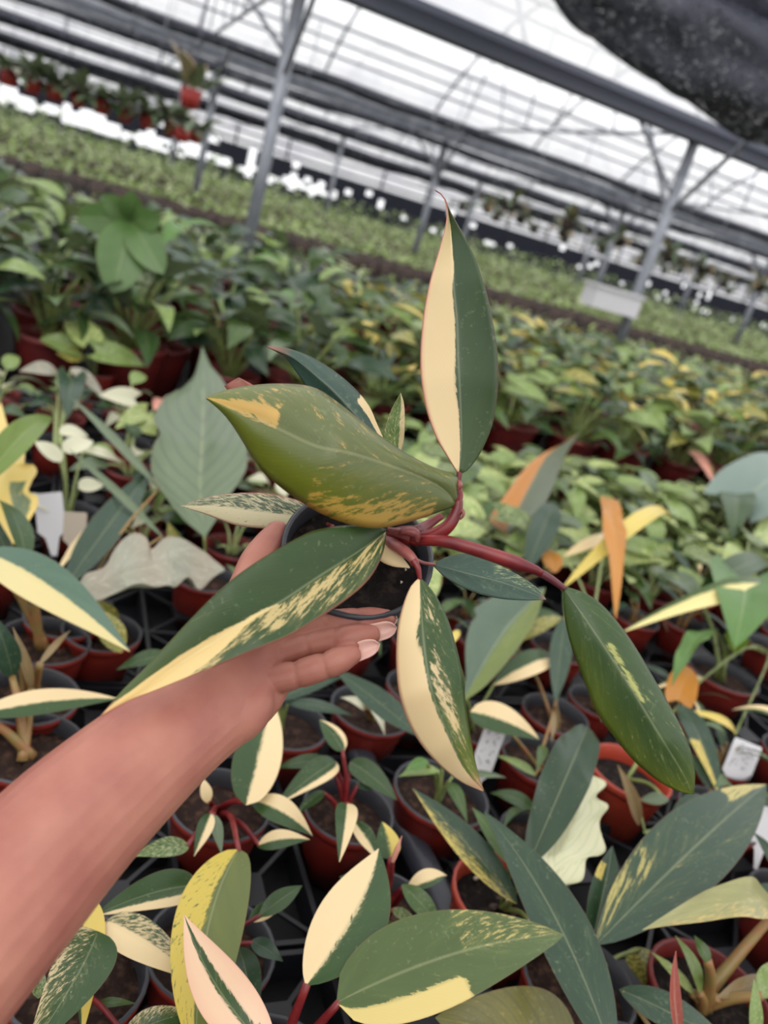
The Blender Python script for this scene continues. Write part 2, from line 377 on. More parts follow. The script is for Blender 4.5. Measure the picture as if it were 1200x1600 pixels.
SHAPES = {
 'lance': lambda t: np.sin(math.pi * np.clip(t, 0, 1) ** .8) ** .92 * (1 - .15 * t),
 'ovate': lambda t: np.sin(math.pi * np.clip(t, 0, 1) ** .62) ** .8,
 'strap': lambda t: np.minimum(1, np.minimum((t * 3.2) ** .7, ((1 - t) * 2.2) ** .8)),
 'oblong': lambda t: np.sin(math.pi * np.clip(t, 0, 1) ** .95) ** .55,
 'heart': lambda t: np.where(t < .18, .72 + .28 * np.sin(t / .18 * math.pi / 2), np.cos((t - .18) / .82 * math.pi / 2) ** .8),
 'lobed': lambda t: np.sin(math.pi * np.clip(t, 0, 1) ** .8) ** .7 * (.8 + .2 * np.sign(np.sin(t * 30)) * np.abs(np.sin(t * 30)) ** .5),
 'serrate': lambda t: np.sin(math.pi * np.clip(t, 0, 1) ** .75) ** .7 * (1 + .07 * ((t * 14) % 1 - .5)),
}
def gen_grid(base, tip, width, nrm, arch=.12, fold=.25, shape='lance', nu=14, nv=7, wave=0., bend=0.):
    base, tip = np.asarray(base, float), np.asarray(tip, float)
    ax = tip - base; Ln = np.linalg.norm(ax); ax = ax / max(Ln, 1e-6)
    n = np.asarray(nrm, float); n = n - ax * (n @ ax)
    n = unit(n) if np.linalg.norm(n) > 1e-4 else unit(np.cross(ax, [1, 0, 0.3]))
    s = np.cross(ax, n)
    t = np.linspace(0, 1, nu)
    m = base + np.outer(t, ax * Ln) + np.outer(4 * t * (1 - t) * arch * Ln, n) + np.outer(4 * t * (1 - t) * bend * Ln, s)
    w = np.maximum(SHAPES[shape](t), 0) * width / 2; w[-1] = 0.0004
    if shape != 'heart': w[0] = .0006
    v = np.linspace(-1, 1, nv); g = np.zeros((nu, nv, 3))
    for j, q in enumerate(v):
        lift = fold * abs(q) * w + wave * w * abs(q) * np.sin(t * 16 + q * 2)
        g[:, j] = m + np.outer(q * w, s) + np.outer(lift, n)
        if shape == 'heart': g[:, j] -= np.outer(np.maximum(0, .3 - t) / .3 * abs(q) ** 1.5 * .22 * Ln, ax)
    return g

# ---------------------------------------------------------------- pots
def pot_mesh(r, h, outer, inner, seg=28):
    rb = r * .72
    prof = [(rb * .05, .002), (rb, .0), (r * .95, h * .86), (r * .955, h * .87), (r * 1.0, h * .875), (r * 1.03, h), (r * .985, h + .0015), (r * .955, h), (r * .93, h * .80), (r * .90, h * .7)]
    v, f = lathe(prof, seg)
    mi = [0 if i // seg < 5 else 1 for i in range(len(f))]
    return mesh('pot', v, f, [outer, inner], True, mi)
def soil_mesh(r, z, m, seg=18, rings=5, bumpy=.004):
    R = random.Random(int(r * 1e5)); v = [(0, 0, z + bumpy)]; f = []
    for i in range(1, rings + 1):
        for j in range(seg):
            a = 2 * math.pi * j / seg; q = r * i / rings
            v.append((q * math.cos(a), q * math.sin(a), z + (R.uniform(-1, 1) * bumpy if i < rings else -.002)))
    for j in range(seg): f.append((0, 1 + j, 1 + (j + 1) % seg))
    for i in range(rings - 1):
        for j in range(seg):
            a = 1 + i * seg
            f.append((a + j, a + seg + j, a + seg + (j + 1) % seg, a + (j + 1) % seg))
    return mesh('soil', v, f, m)
POTS = {}
def pot_set(kind, r, h):
    k = (kind, r, h)
    if k not in POTS:
        o, i = {'red': (POT_RED, POT_BLACK), 'orange': (POT_ORANGE, POT_ORANGE), 'dark': (POT_DARK, POT_BLACK), 'plain': (POT_DARK, POT_DARK), 'black': (POT_BLACK, POT_BLACK)}[kind]
        POTS[k] = (pot_mesh(r, h, o, i), soil_mesh(r * .925, h * .78, SOIL_BROWN if kind == 'red' else SOIL))
    return POTS[k]
def add_pot(parent, kind='red', r=.055, h=.09):
    a, b = pot_set(kind, r, h)
    p = obj('pot', a, parent); return p, obj('soil', b, p)

# ================================================================= THE SETTING
S = lambda o: tag(o, kind='structure')
S(part('floor', box(-40, 60, -12, 60, -.1, 0), CONCRETE, smooth=False))
# multi-span polythene roof: gutters along x every 7.2 m, arched film between them
GZ = 3.0; SPAN = 7.2; RISE = 1.55; X0, X1 = -26, 46
def arch_pt(y):
    t = (y % SPAN) / SPAN; return GZ + .12 + RISE * math.sin(math.pi * t) ** .8
ceil_v, ceil_f = [], []
def arch_rows(k, n=16):
    return [(k * SPAN + SPAN * i / n, GZ + .12 + RISE * math.sin(math.pi * i / n) ** .8) for i in range(n + 1)]
strips = []
for k in range(-2, 6):
    rows = arch_rows(k); v = []; nx = 19
    for y, z in rows:
        for i in range(nx): v.append((X0 + (X1 - X0) * i / (nx - 1), y, z))
    f = [(a * nx + i, a * nx + i + 1, (a + 1) * nx + i + 1, (a + 1) * nx + i) for a in range(len(rows) - 1) for i in range(nx - 1)]
    strips.append((np.array(v), f))
S(part('ceiling', join(strips), FILM))
ceiling_frames = []
for k in range(-1, 5):
    y = k * SPAN
    if k == 0: continue
    S(part('trim_%d' % (k + 2), join([box(X0, X1, y - .09, y + .09, GZ - .07, GZ + .12), bar((X0, y - .16, GZ + .06), (X1, y - .16, GZ + .06), .05, .05)]), STEEL_DARK if k == 1 else STEEL, smooth=False))
# posts with cross braces under the gutters
for k in (1, 2, 3):
    for i in range(-3, 8):
        x = 1.4 + 4 * i + (0 if k == 1 else .2 * k); y = SPAN * k
        px = proj((x, y, 2))
        if px[2] < 1 or not -250 < px[0] < 1450: continue
        who = {(1, 0): 'grey steel post rising left of the tall upright leaf', (1, 1): 'grey steel post at the right under the dark beam'}.get((k, i), 'thin far grey steel post of the second post line' if k == 2 else 'faint far grey steel post of the third post line')
        if k == 1 and i not in (0, 1): who = 'near line steel post standing at the side of the frame'
        t = thing('roof_post', who, 'post', (x, y, 0), 'greenhouse roof posts')
        part('column', tube([(x, y, 0), (x, y, GZ - .07)], .055, 12), STEEL, t)
        part('foot_plate', box(x - .12, x + .12, y - .12, y + .12, 0, .015), STEEL, t, smooth=False)
        if k < 3:
            part('brace', bar((x, y, GZ - .75), (x, y + .85, GZ + .1), .035, .035), STEEL, t, smooth=False)
            part('brace', bar((x, y, GZ - .75), (x, y - .85, GZ + .1), .035, .035), STEEL, t, smooth=False)
            part('brace', bar((x, y, GZ - .6), (x - .7, y, GZ - .05), .03, .03), STEEL, t, smooth=False)
# arched hoops across each bay and purlins along it
for k in range(1, 5):
    for i in range(-6, 12):
        x = 1.4 + 2 * i
        pr = [proj((x, y, z)) for y, z in arch_rows(k, 6)]
        if not any(q[2] > 0 and -100 < q[0] < 1300 and -300 < q[1] < 700 for q in pr): continue
        S(part('roof_hoop', tube([(x, y, z - .03) for y, z in arch_rows(k)], .022, 6), STEEL))
    for frac in (.1, .22, .36, .5, .64, .78, .9):
        y = (k + frac) * SPAN; z = arch_pt(y) - .07
        S(part('roof_purlin', tube([(X0, y, z), (X1, y, z)], .019, 6), STEEL))
    # bottom chord wires of each bay
    for frac in (.25, .5, .75):
        y = (k + frac) * SPAN
        S(part('truss_chord', tube([(X0, y, GZ + .05), (X1, y, GZ + .05)], .012, 5), STEEL_DARK))
    for i in range(-4, 12):
        x = 1.4 + 4 * i
        if not -100 < proj((x, (k + .5) * SPAN, GZ))[0] < 1300: continue
        S(part('cross_tie', join([bar((x, k * SPAN, GZ), (x, (k + 1) * SPAN, GZ), .03, .03)] +
              [bar((x, (k + a) * SPAN, GZ), (x, (k + b) * SPAN, arch_pt((k + b) * SPAN) - .05), .018, .018) for a, b in ((.2, .3), (.4, .3), (.5, .5), (.6, .7), (.8, .7))]), STEEL, smooth=False))
# thin drop wires
for k, y in enumerate((9.0, 10.8, 12.6, 16.2, 18.0)):
    for i in range(9):
        x = .3 + i * 1.7 + .4 * k
        if -50 < proj((x, y, 2.6))[0] < 1250: S(part('drop_wire', tube([(x, y, GZ + .05), (x, y, 2.35 - .1 * ((i + k) % 3))], .006, 5), STEEL))
# far wall: dark net panels, bright opening at left, random gaps added for blurred highlights
RW = random.Random(21); wl = [box(X0, X1, 34.9, 35, 0, 1.3)]
for i in range(int((X1 - X0) / .3)):
    x = X0 + .3 * i
    for z0, z1, pl, pr in ((1.3, 1.45, .45, .08), (1.45, 1.6, .75, .12), (1.6, 1.75, .7, .06), (1.75, 1.95, .4, .1), (1.95, 2.15, .1, .12), (2.15, 2.35, .25, .1)):
        if RW.random() > (pl if x < 10 else pr): wl.append(box(x, x + .3, 34.9, 35, z0, z1))
    if i % 7 == 0: wl.append(box(x - .03, x + .03, 34.88, 35, 1.3, 3.1))
wl += [box(X0, X1, 34.88, 34.99, 2.5, 2.58), box(X0, X1, 34.88, 34.99, 2.85, 2.9)]
S(part('wall_far', join(wl), DARKNET, smooth=False))
S(part('wall_left', box(X0, X0 + .1, -14, 35, 0, 3), DARKNET, smooth=False))
S(part('wall_back', box(X0, X1, -14.4, -14.3, 0, 3), DARKNET, smooth=False))
S(part('wall_end_film', box(X0, X1, 34.93, 34.96, 2.35, 3.1), FILM, smooth=False))
S(part('wall_right', box(X1 - .1, X1, -5, 35, 0, 3), DARKNET, smooth=False))

# gathered shade curtains: long black swags under the roof, pleated
def swag(y, z, h, w, x0=-14, x1=26, seed=0, sag=.03, name='shade_curtain', label='', dy=0., m=NET):
    R = random.Random(seed); n = 90; prof = 14; v = []; ph = [R.uniform(0, 6) for _ in range(4)]
    for i in range(n):
        x = x0 + (x1 - x0) * i / (n - 1); q = i / (n - 1)
        zz = z - sag * abs(math.sin(x * math.pi / 4 + ph[0])); yy = y + dy * q
        hh = h * (1 + .12 * math.sin(x * .9 + ph[1]) + .08 * math.sin(x * 4.1 + ph[2])); ww = w * (1 + .2 * math.sin(x * 2.3 + ph[3]))
        for j in range(prof):
            a = 2 * math.pi * j / prof
            rr = 1 + .14 * math.sin(a * 5 + x * 1.3)
            v.append((x, yy + ww / 2 * math.cos(a) * rr, zz - hh / 2 + hh / 2 * math.sin(a) * rr))
    f = [(i * prof + j, i * prof + (j + 1) % prof, (i + 1) * prof + (j + 1) % prof, (i + 1) * prof + j) for i in range(n - 1) for j in range(prof)]
    o = part(name, (np.array(v), f), m)
    return tag(o, label, 'shade cloth', 'gathered shade cloths under the roof')
swag(12.0, 3.0, .13, .25, seed=1, label='nearest black rolled shade cloth running under the far roof bay')
swag(14.1, 2.9, .13, .3, seed=2, label='dark shade cloth hanging below the second grey roof beam')
swag(19.5, 3.05, .22, .4, x0=-20, x1=34, seed=3, label='dark shade cloth in the third roof bay above the hanging pots')
swag(22.5, 2.85, .18, .4, x0=-20, x1=34, seed=7, label='dark shade cloth just past the third row of roof posts')
swag(26.5, 3.0, .25, .5, x0=-22, x1=40, seed=4, label='farthest dark shade cloth close to the end wall')

# ================================================================= BENCHES
def bench(x0, x1, y0, y1, label, legs=True):
    t = thing('plant_bench', label, 'bench', ((x0 + x1) / 2, (y0 + y1) / 2, 0), 'long plant benches')
    part('bench_top', box(x0, x1, y0, y1, BZ - .05, BZ - .004), FABRIC, t, smooth=False)
    part('frame_rail', join([box(x0, x1, y0 - .03, y0, BZ - .07, BZ + .02), box(x0, x1, y1, y1 + .03, BZ - .07, BZ + .02)]), BENCHM, t, smooth=False)
    x = x0 + .3
    while x < x1:
        for y in (y0 + .1, y1 - .1): part('leg', box(x - .025, x + .025, y - .025, y + .025, 0, BZ - .05), BENCHM, t, smooth=False)
        x += 2.0
    return t
bench(-2.2, 5.2, -.1, 2.32, 'near black-covered bench under the small pots and the hand')
bench(-3.2, 9.0, 2.42, 4.75, 'second bench carrying the big bushy plants in red pots')

# ================================================================= THE HELD PLANT
pot_axis = unit(-unit(ray(560, 860)) * .80 + unit(CU * .957 + CR * .287) * .60)
rimc = P(560, 862, .53)
PH, PR = .078, .0495
held = thing('held_philodendron', 'cream and green variegated philodendron with red petioles held up in a hand', 'potted plant', rimc - pot_axis * PH)
def on_axis(me, name):
    o = obj(name, me, held)
    o.rotation_mode = 'QUATERNION'; o.rotation_quaternion = Vector((0, 0, 1)).rotation_difference(Vector(pot_axis)); return o
hp_ = on_axis(pot_mesh(PR, PH, POT_BLACK, POT_BLACK, 40), 'pot')
obj('soil', soil_mesh(PR * .925, PH * .84, SOIL, 30, 9, .0035), hp_)
# leaves (image outline + own depth)
def vA(u, v): return cl((-v - .02 - .10 * np.sin(u * 5.0)) / .02)
hero_leaf(held, [(716, 740), (700, 715), (680, 680), (664, 630), (657, 570), (661, 500), (672, 440), (688, 385), (698, 345), (697, 318), (690, 304), (679, 297)],
          [(717, 740), (721, 690), (719, 620), (716, 560), (714, 500), (709, 450), (706, 400), (703, 350), (699, 322), (691, 305), (679, 297)],
          [(719, 741), (732, 733), (752, 705), (770, 660), (778, 600), (776, 540), (763, 470), (745, 410), (720, 360), (703, 330), (693, 307), (679, 297)],
          [.505, .50, .505, .525], (rgb(48, 74, 44), CREAM, vA, lambda u, v: np.where(v > 0, .15 * (1 - u), .0), lambda u, v: np.where(v < -.93, .7, 0) + np.clip((u - .9) * 6, 0, .6)), off=(-.006, .006, -.004))
def vB(u, v):
    a = np.where((u > .08) & (u < .52), cl((v - .58 - 1.1 * np.abs(u - .22)) / .3) * .38, -1)      # cream patch low near the base
    b = np.where(u > .72, .75 - 3.2 * np.abs(v + .22 - (u - .72) * .4), -1)                        # yellow patch towards the tip
    c = np.where((v < -.4) & (u > .4), -.3, -.8)
    return cl(np.maximum(np.maximum(a, b), c))
hero_leaf(held, [(712, 778), (716, 752), (708, 740), (680, 732), (630, 706), (580, 671), (530, 631), (490, 606), (440, 600), (390, 603), (350, 611), (323, 622)],
          [(711, 784), (690, 763), (650, 742), (583, 718), (540, 706), (493, 697), (430, 668), (380, 645), (323, 622)],
          [(712, 790), (690, 798), (650, 812), (600, 824), (560, 822), (520, 810), (480, 790), (440, 762), (410, 735), (388, 703), (362, 662), (343, 640), (323, 623)],
          [.495, .475, .465, .475, .50], (rgb(98, 108, 62), rgb(212, 172, 96), vB, lambda u, v: np.clip(2.2 * np.exp(-((u - .6) / .3) ** 2) * np.clip(v - .15, 0, 1) + np.clip((u - .7) * 2.2, 0, .8) + .25 * np.clip(u - .45, 0, 1), 0, 1), zero), off=(.016, -.008, .006), bulge=.2)
hero_leaf(held, [(640, 772), (592, 716), (560, 690), (520, 655), (490, 620), (468, 588), (445, 558), (418, 542)],
          [(642, 770), (600, 705), (565, 660), (530, 620), (500, 592), (460, 560), (418, 542)],
          [(645, 768), (606, 700), (590, 665), (575, 632), (545, 598), (500, 565), (455, 546), (418, 541)],
          [.56, .565, .57, .585], (rgb(58, 84, 72), CREAM, lambda u, v: np.where((v > .62) & (u < .5), 1., -.6), zero, lambda u, v: np.clip((u - .88) * 6, 0, .7)), off=(.01, 0, .006))
hero_leaf(held, [(616, 720), (600, 690), (602, 668), (612, 640), (626, 614)], [(618, 720), (617, 690), (618, 660), (626, 614)], [(622, 720), (630, 690), (632, 660), (631, 632), (626, 614)],
          [.55, .55, .56], (rgb(84, 118, 48), CREAM, lambda u, v: np.where(v > .6, .3, -.25), zero, zero), off=(0, .004, 0), nu=24, nv=11)
hero_leaf(held, [(520, 690), (440, 640), (400, 605), (373, 590)], [(522, 692), (440, 645), (395, 612), (373, 590)], [(524, 696), (440, 655), (385, 625), (350, 606), (373, 590)],
          [.55, .55, .55], (rgb(132, 74, 60), CREAM, flat(-.9), zero, flat(.25)), nu=18, nv=7)
hero_leaf(held, [(500, 813), (482, 790), (440, 775), (390, 770), (330, 776), (283, 790)], [(500, 815), (450, 803), (390, 795), (340, 789), (283, 790)], [(500, 817), (460, 825), (420, 826), (370, 821), (320, 803), (283, 791)],
          [.565, .57, .58], (rgb(66, 84, 58), rgb(226, 214, 172), lambda u, v: np.where(v > .12, .42, -.05) - .5 * np.clip(u - .75, 0, 1), zero, lambda u, v: np.where(np.abs(v) > .92, .6, 0.)), off=(.006, 0, 0), nu=30, nv=13)
def vF(u, v):
    lo = np.interp(u, [0, .38, .55, .75, .9, 1], [0, 0, -.12, -.3, -.5, -.9]); hi = np.interp(u, [0, .38, .5, .6, .7, .76, 1], [0, .01, .12, .5, .85, 1.1, 1.2])
    band = cl(np.minimum(v - lo, hi - v) / .06); band = np.where(u > .38, band, -1)
    tail = np.where((u > .5) & (u < .75) & (v > hi) & (v < hi + .3), -.05, -1)
    lower = np.where((v > .04) & (u < .55), .02 - 1.3 * np.clip(np.abs(v - .3) - .22, 0, 1) - 1.2 * np.clip(u - .42, 0, 1), -1)
    return cl(np.maximum(np.maximum(band, tail), np.maximum(lower, -.82)))
    strip = .9 - np.abs(v - (-.03 + .10 * np.clip(u - .4, 0, 1))) / (.012 + .62 * np.clip(u - .42, 0, .6) ** 1.25 + 1e-4) * .9
    strip = np.where(u > .4, strip, -1)
    lower = np.where((v > .06) & (u < .62), -.02 - .9 * np.clip(.30 - u, 0, 1) * 0 - .55 * np.clip(np.abs(v - .42) - .2, 0, 1) * 2, -1)
    tipc = np.where((u > .62) & (v > -.12), cl((u - .62) * 9 - 0.1 - .8 * np.clip(v - .75 + (1 - u), 0, 1)), -1)
    return cl(np.maximum(np.maximum(strip, lower), np.maximum(tipc, -.82)))
hero_leaf(held, [(603, 827), (580, 822), (545, 821), (510, 825), (480, 833), (430, 860), (380, 892), (340, 925), (300, 965), (260, 1008), (220, 1050), (190, 1080), (158, 1118)],
          [(603, 830), (560, 862), (500, 900), (440, 940), (400, 962), (340, 1000), (270, 1045), (210, 1088), (158, 1118)],
          [(603, 835), (598, 865), (580, 900), (550, 930), (500, 965), (450, 995), (400, 1015), (340, 1040), (290, 1060), (240, 1080), (200, 1095), (158, 1119)],
          [.497, .468, .448, .432, .425, .418, .408], (rgb(46, 72, 26), rgb(232, 204, 140), vF, lambda u, v: np.clip((u - .55) * .8, 0, .35), lambda u, v: np.where(v > .93, .6, 0.) + np.clip((u - .93) * 8, 0, .6)), off=(.004, .004, -.004), bulge=.08, nu=60, nv=25)
def vG(u, v):
    m = cl((-v - .02) / .02); sp = np.where((v > .05) & (v < .75), -.25 + np.where((u > .38) & (u < .72), .55 - 2.2 * np.abs(v - .12 - 1.0 * (u - .38)), 0), -.7)
    gr = 1 - 1.5 * np.exp(-((u - .26) / .08) ** 2 - ((v + .14) / .13) ** 2)
    return cl(np.where(v < 0, np.minimum(m, gr), sp))
hero_leaf(held, [(655, 903), (640, 920), (626, 960), (620, 1000), (620, 1050), (626, 1092), (640, 1132), (662, 1168), (690, 1198), (722, 1222), (755, 1236)],
          [(656, 903), (660, 980), (668, 1050), (681, 1100), (702, 1150), (726, 1200), (755, 1235)],
          [(658, 904), (680, 930), (700, 970), (715, 1020), (723, 1060), (727, 1095), (732, 1135), (740, 1180), (748, 1213), (755, 1234)],
          [.487, .47, .46, .462, .475], (rgb(54, 80, 34), CREAM, vG, lambda u, v: np.where(v > 0, np.clip((u - .5) * 1.8, 0, .75), 0), lambda u, v: np.where(v < -.92, .5, 0.) + np.clip((u - .9) * 7, 0, .5)), off=(.002, -.006, .01))
hero_leaf(held, [(678, 880), (705, 868), (735, 866), (770, 878), (805, 896), (835, 915), (853, 936)], [(678, 882), (730, 896), (790, 912), (853, 936)], [(678, 885), (700, 905), (740, 925), (780, 935), (820, 938), (853, 937)],
          [.53, .545, .565], (rgb(58, 84, 70), PALE, lambda u, v: np.where((v < -.3) & (u > .5), -.15, -.6), zero, lambda u, v: np.clip((u - .93) * 8, 0, .7)), off=(.006, 0, -.004), nu=30, nv=13)
hero_leaf(held, [(880, 918), (882, 960), (890, 1000), (901, 1032), (915, 1070), (932, 1112), (960, 1152), (992, 1190), (1030, 1221), (1060, 1236), (1083, 1241)],
          [(880, 918), (913, 965), (945, 1012), (983, 1070), (1012, 1118), (1045, 1172), (1068, 1210), (1083, 1240)],
          [(882, 916), (920, 930), (950, 955), (985, 1000), (1020, 1058), (1050, 1110), (1074, 1158), (1085, 1200), (1084, 1239)],
          [.485, .475, .47, .468, .48], (rgb(56, 80, 38), rgb(190, 190, 110), lambda u, v: np.maximum(np.where((u > .3) & (u < .56), .35 - 4.2 * np.abs(v - .16 + .4 * (u - .42)), -1), np.where(u > .55, -.42, -.62)), lambda u, v: np.clip((-v - .3) * .9, 0, .5) * np.clip(u * 2, 0, 1) + np.clip((u - .8) * 2, 0, .5), zero), off=(.006, -.004, .008), bulge=.07)
# dried sheath leaf on the soil
hero_leaf(held, [(596, 838), (590, 870), (610, 884), (640, 888)], [(600, 840), (605, 866), (640, 886)], [(604, 842), (620, 860), (640, 885)], [.51, .505, .50], 'cream', nu=14, nv=7, name='dry_leaf')
# red petioles and stem
def pet(name, pts, rad, m, seg=12, n=26, flat=1.): 
    return part(name, tube([P(*p) for p in pts], rad, seg, n, True, flat), m, held)
pet('stem', [(588, 866, .548), (606, 848, .53), (628, 838, .512), (656, 836, .502)], [0.00555, 0.00629, 0.00666, 0.00629], RED_STEM)
pet('petiole', [(648, 842, .505), (678, 836, .497), (700, 822, .494), (713, 800, .495), (716, 782, .497)], [0.005032, 0.004588, 0.004292, 0.0037, 0.00296], RED_STEM)
pet('petiole', [(712, 796, .496), (719, 775, .50), (716, 757, .504), (718, 738, .505)], [0.00222, 0.001924, 0.001924, 0.001776], RED_STEM)
pet('petiole', [(645, 842, .505), (690, 845, .492), (740, 858, .486), (790, 874, .483), (838, 891, .483), (846, 896, .4835)], [0.004588, 0.003848, 0.00407, 0.004292, 0.004588, 0.00222], RED_STEM)
pet('petiole', [(838, 892, .484), (860, 904, .484), (882, 920, .485)], [0.002664, 0.002368, 0.001924], DARK_STEM)
pet('petiole', [(600, 842, .515), (618, 852, .503), (640, 868, .492), (650, 882, .489)], [0.00259, 0.0037, 0.0037, 0.002516], PINK_STEM)
pet('petiole', [(646, 876, .489), (653, 888, .487), (656, 905, .487)], [0.00222, 0.00185, 0.001332], RED_STEM)
pet('petiole', [(640, 868, .52), (660, 879, .525), (680, 882, .53)], [0.001184, 0.001184, 0.001036], PINK_STEM)
pet('petiole', [(520, 823, .55), (508, 818, .56), (498, 814, .566)], [0.001628, 0.00148, 0.001184], PINK_STEM)
pet('petiole', [(606, 828, .505), (622, 832, .503), (642, 838, .502)], [0.001924, 0.00296, 0.0037], PINK_STEM)
pet('petiole', [(640, 838, .51), (665, 822, .525), (690, 806, .53)], [0.00444, 0.0037, 0.00222], RED_STEM)
pet('sheath', [(622, 834, .499), (636, 830, .493), (650, 834, .492), (652, 845, .494)], [0.00148, 0.003848, 0.004588, 0.00222], PINK_STEM, flat=.7)
pet('sheath', [(713, 806, .493), (722, 798, .491), (724, 805, .490), (719, 812, .491)], [0.001036, 0.001332, 0.001036, 0.000444], PINK_STEM, n=14, seg=8)
pet('sheath', [(714, 766, .494), (718, 758, .493), (716, 750, .494)], [0.000888, 0.00222, 0.00074], PINK_STEM, n=12, seg=8)
rp = random.Random(3)
for i in range(14):
    a = rp.uniform(0, 6.28); q = rp.uniform(.012, .042); w = rp.uniform(.0005, .0011)
    e1 = unit(np.cross(pot_axis, [0, 0, 1])); e2 = np.cross(pot_axis, e1)
    c = rimc - pot_axis * PH * .145 + (e1 * math.cos(a) + e2 * math.sin(a)) * q
    part('soil_crumb', tube([c - e1 * w, c, c + e2 * w * 1.4], [w * .5, w, w * .4], 6), SOIL_BROWN if i % 3 else BEIGE, held)

# ================================================================= THE PERSON (forearm and hand)
person = thing('person', 'bare forearm and open hand reaching in from lower left under the held pot', 'person', P(150, 1260, .43))
def loft(rings, seg=28):
    """rings: px, py, depth, half width (m), half thickness (m); cross-section lies across the path"""
    c = np.array([P(*r[:3]) for r in rings]); wh = np.array([r[3:5] for r in rings])
    a = catmull(np.hstack([c, wh]), 46); c, wh = a[:, :3], a[:, 3:5]
    t = np.gradient(c, axis=0); t /= np.linalg.norm(t, axis=1)[:, None]
    v = []
    for i in range(len(c)):
        vd = unit(c[i] - CAM); s = unit(np.cross(t[i], vd)); n = unit(np.cross(s, t[i]))
        for k in range(seg):
            q = 2 * math.pi * k / seg
            v.append(c[i] + s * wh[i, 0] * math.cos(q) + n * wh[i, 1] * math.sin(q))
    m = len(c)
    f = [(i * seg + j, i * seg + (j + 1) % seg, (i + 1) * seg + (j + 1) % seg, (i + 1) * seg + j) for i in range(m - 1) for j in range(seg)]
    f += [tuple(range(seg))[::-1], tuple((m - 1) * seg + j for j in range(seg))]
    return np.array(v), f
def finger(pts, seg=18):
    """pts: px, py, depth, radius; creases are narrowings at the joints; rounded tip"""
    c = np.array([[*P(*p[:3]), p[3]] for p in pts]); a = catmull(c, 80)
    e = a[-1, :3] - a[-2, :3]; e = unit(e); r = a[-1, 3]
    tipr = np.array([[*(a[-1, :3] + e * r * math.sin(q)), max(r * math.cos(q), .0002)] for q in np.linspace(.2, 1.5, 7)])
    a = np.vstack([a, tipr])
    return tube(a[:, :3], a[:, 3], seg)
pieces = [
 loft([(-620, 2060, .235, .050, .048), (-420, 1850, .29, .050, .047), (-220, 1625, .345, .0475, .043), (0, 1407, .395, .0400, .036), (120, 1280, .42, .0365, .032), (235, 1175, .445, .0325, .027), (300, 1122, .462, .0305, .0225), (338, 1088, .472, .0320, .0195), (370, 1055, .482, .033, .0165), (396, 1030, .490, .031, .013), (420, 1014, .497, .028, .0095), (445, 1003, .503, .022, .006)]),
 # heel of the hand on the little-finger side and ball of the thumb
 loft([(330, 1145, .462, .006, .006), (362, 1134, .468, .0125, .0125), (384, 1110, .472, .0148, .0142), (402, 1080, .480, .0125, .012), (415, 1062, .486, .009, .009)]),
 loft([(285, 1115, .466, .006, .006), (335, 1066, .478, .013, .011), (366, 1005, .487, .0155, .013), (382, 935, .499, .011, .011)]),
 finger([(405, 1066, 0.4840, 0.00970), (435, 1060, 0.4830, 0.00892), (456, 1056, 0.4830, 0.00873), (464, 1054, 0.4830, 0.00776), (472, 1052, 0.4830, 0.00863), (490, 1046, 0.4830, 0.00873), (503, 1042, 0.4840, 0.00844), (509, 1040, 0.4840, 0.00737), (516, 1038, 0.4840, 0.00825), (532, 1031, 0.4850, 0.00815), (548, 1024, 0.4870, 0.00640)]),
 finger([(408, 1034, 0.4960, 0.01000), (445, 1021, 0.4980, 0.00850), (474, 1011, 0.4980, 0.00830), (482, 1009, 0.4980, 0.00740), (490, 1007, 0.4980, 0.00820), (510, 1003, 0.4980, 0.00820), (524, 1000, 0.4980, 0.00800), (530, 999, 0.4980, 0.00700), (537, 999, 0.4960, 0.00820), (560, 995, 0.4970, 0.00800), (578, 992, 0.4980, 0.00640)]),
 finger([(412, 1004, 0.5070, 0.01000), (460, 984, 0.5070, 0.00880), (498, 975, 0.5070, 0.00840), (506, 974, 0.5070, 0.00760), (514, 973, 0.5070, 0.00830), (535, 971, 0.5070, 0.00810), (553, 969, 0.5080, 0.00780), (559, 969, 0.5080, 0.00710), (566, 968, 0.5080, 0.00760), (585, 967, 0.5090, 0.00740), (603, 966, 0.5100, 0.00580)]),
 finger([(425, 985, .508, .0100), (462, 962, .520, .0090), (495, 950, .538, .0086), (530, 945, .556, .0080), (565, 942, .572, .0072), (585, 940, .582, .0060)]),
 finger([(372, 1010, .480, .0150), (378, 950, .495, .0130), (390, 900, .512, .0105), (402, 876, .520, .0108), (420, 850, .530, .0098), (433, 832, .537, .0080)]),
]
arm = part('arm_and_hand', join(pieces), SKIN, person)
rm = arm.modifiers.new('one_skin', 'REMESH'); rm.mode = 'VOXEL'; rm.voxel_size = .0009; rm.use_smooth_shade = True
sm = arm.modifiers.new('soften', 'SMOOTH'); sm.factor = .5; sm.iterations = 2
def nail(base, tip, w, d0, d1, tilt):
    n = 12; k = 9; b = P(*base, d0); t = P(*tip, d1); ax = unit(t - b); vd = unit(b - CAM)
    s = unit(np.cross(ax, vd)); nn = unit(np.cross(s, ax)); v = []
    for i in range(n):
        q = i / (n - 1); ww = w * (1 - .15 * q) * (1 if q < .6 else math.sqrt(max(1 - ((q - .6) / .4) ** 2, 0.01)))
        for j in range(k):
            a = (j / (k - 1) - .5) * 2
            v.append(b + (t - b) * q + s * a * ww + nn * (.0022 - .0024 * (1 - a * a)) * -1 * tilt)
    f = [(i * k + j, i * k + j + 1, (i + 1) * k + j + 1, (i + 1) * k + j) for i in range(n - 1) for j in range(k - 1)]
    o = part('fingernail', (np.array(v), f), NAIL, arm); sd = o.modifiers.new('thick', 'SOLIDIFY'); sd.thickness = .0006
    tag(o, 'long pale fingernail'); return o
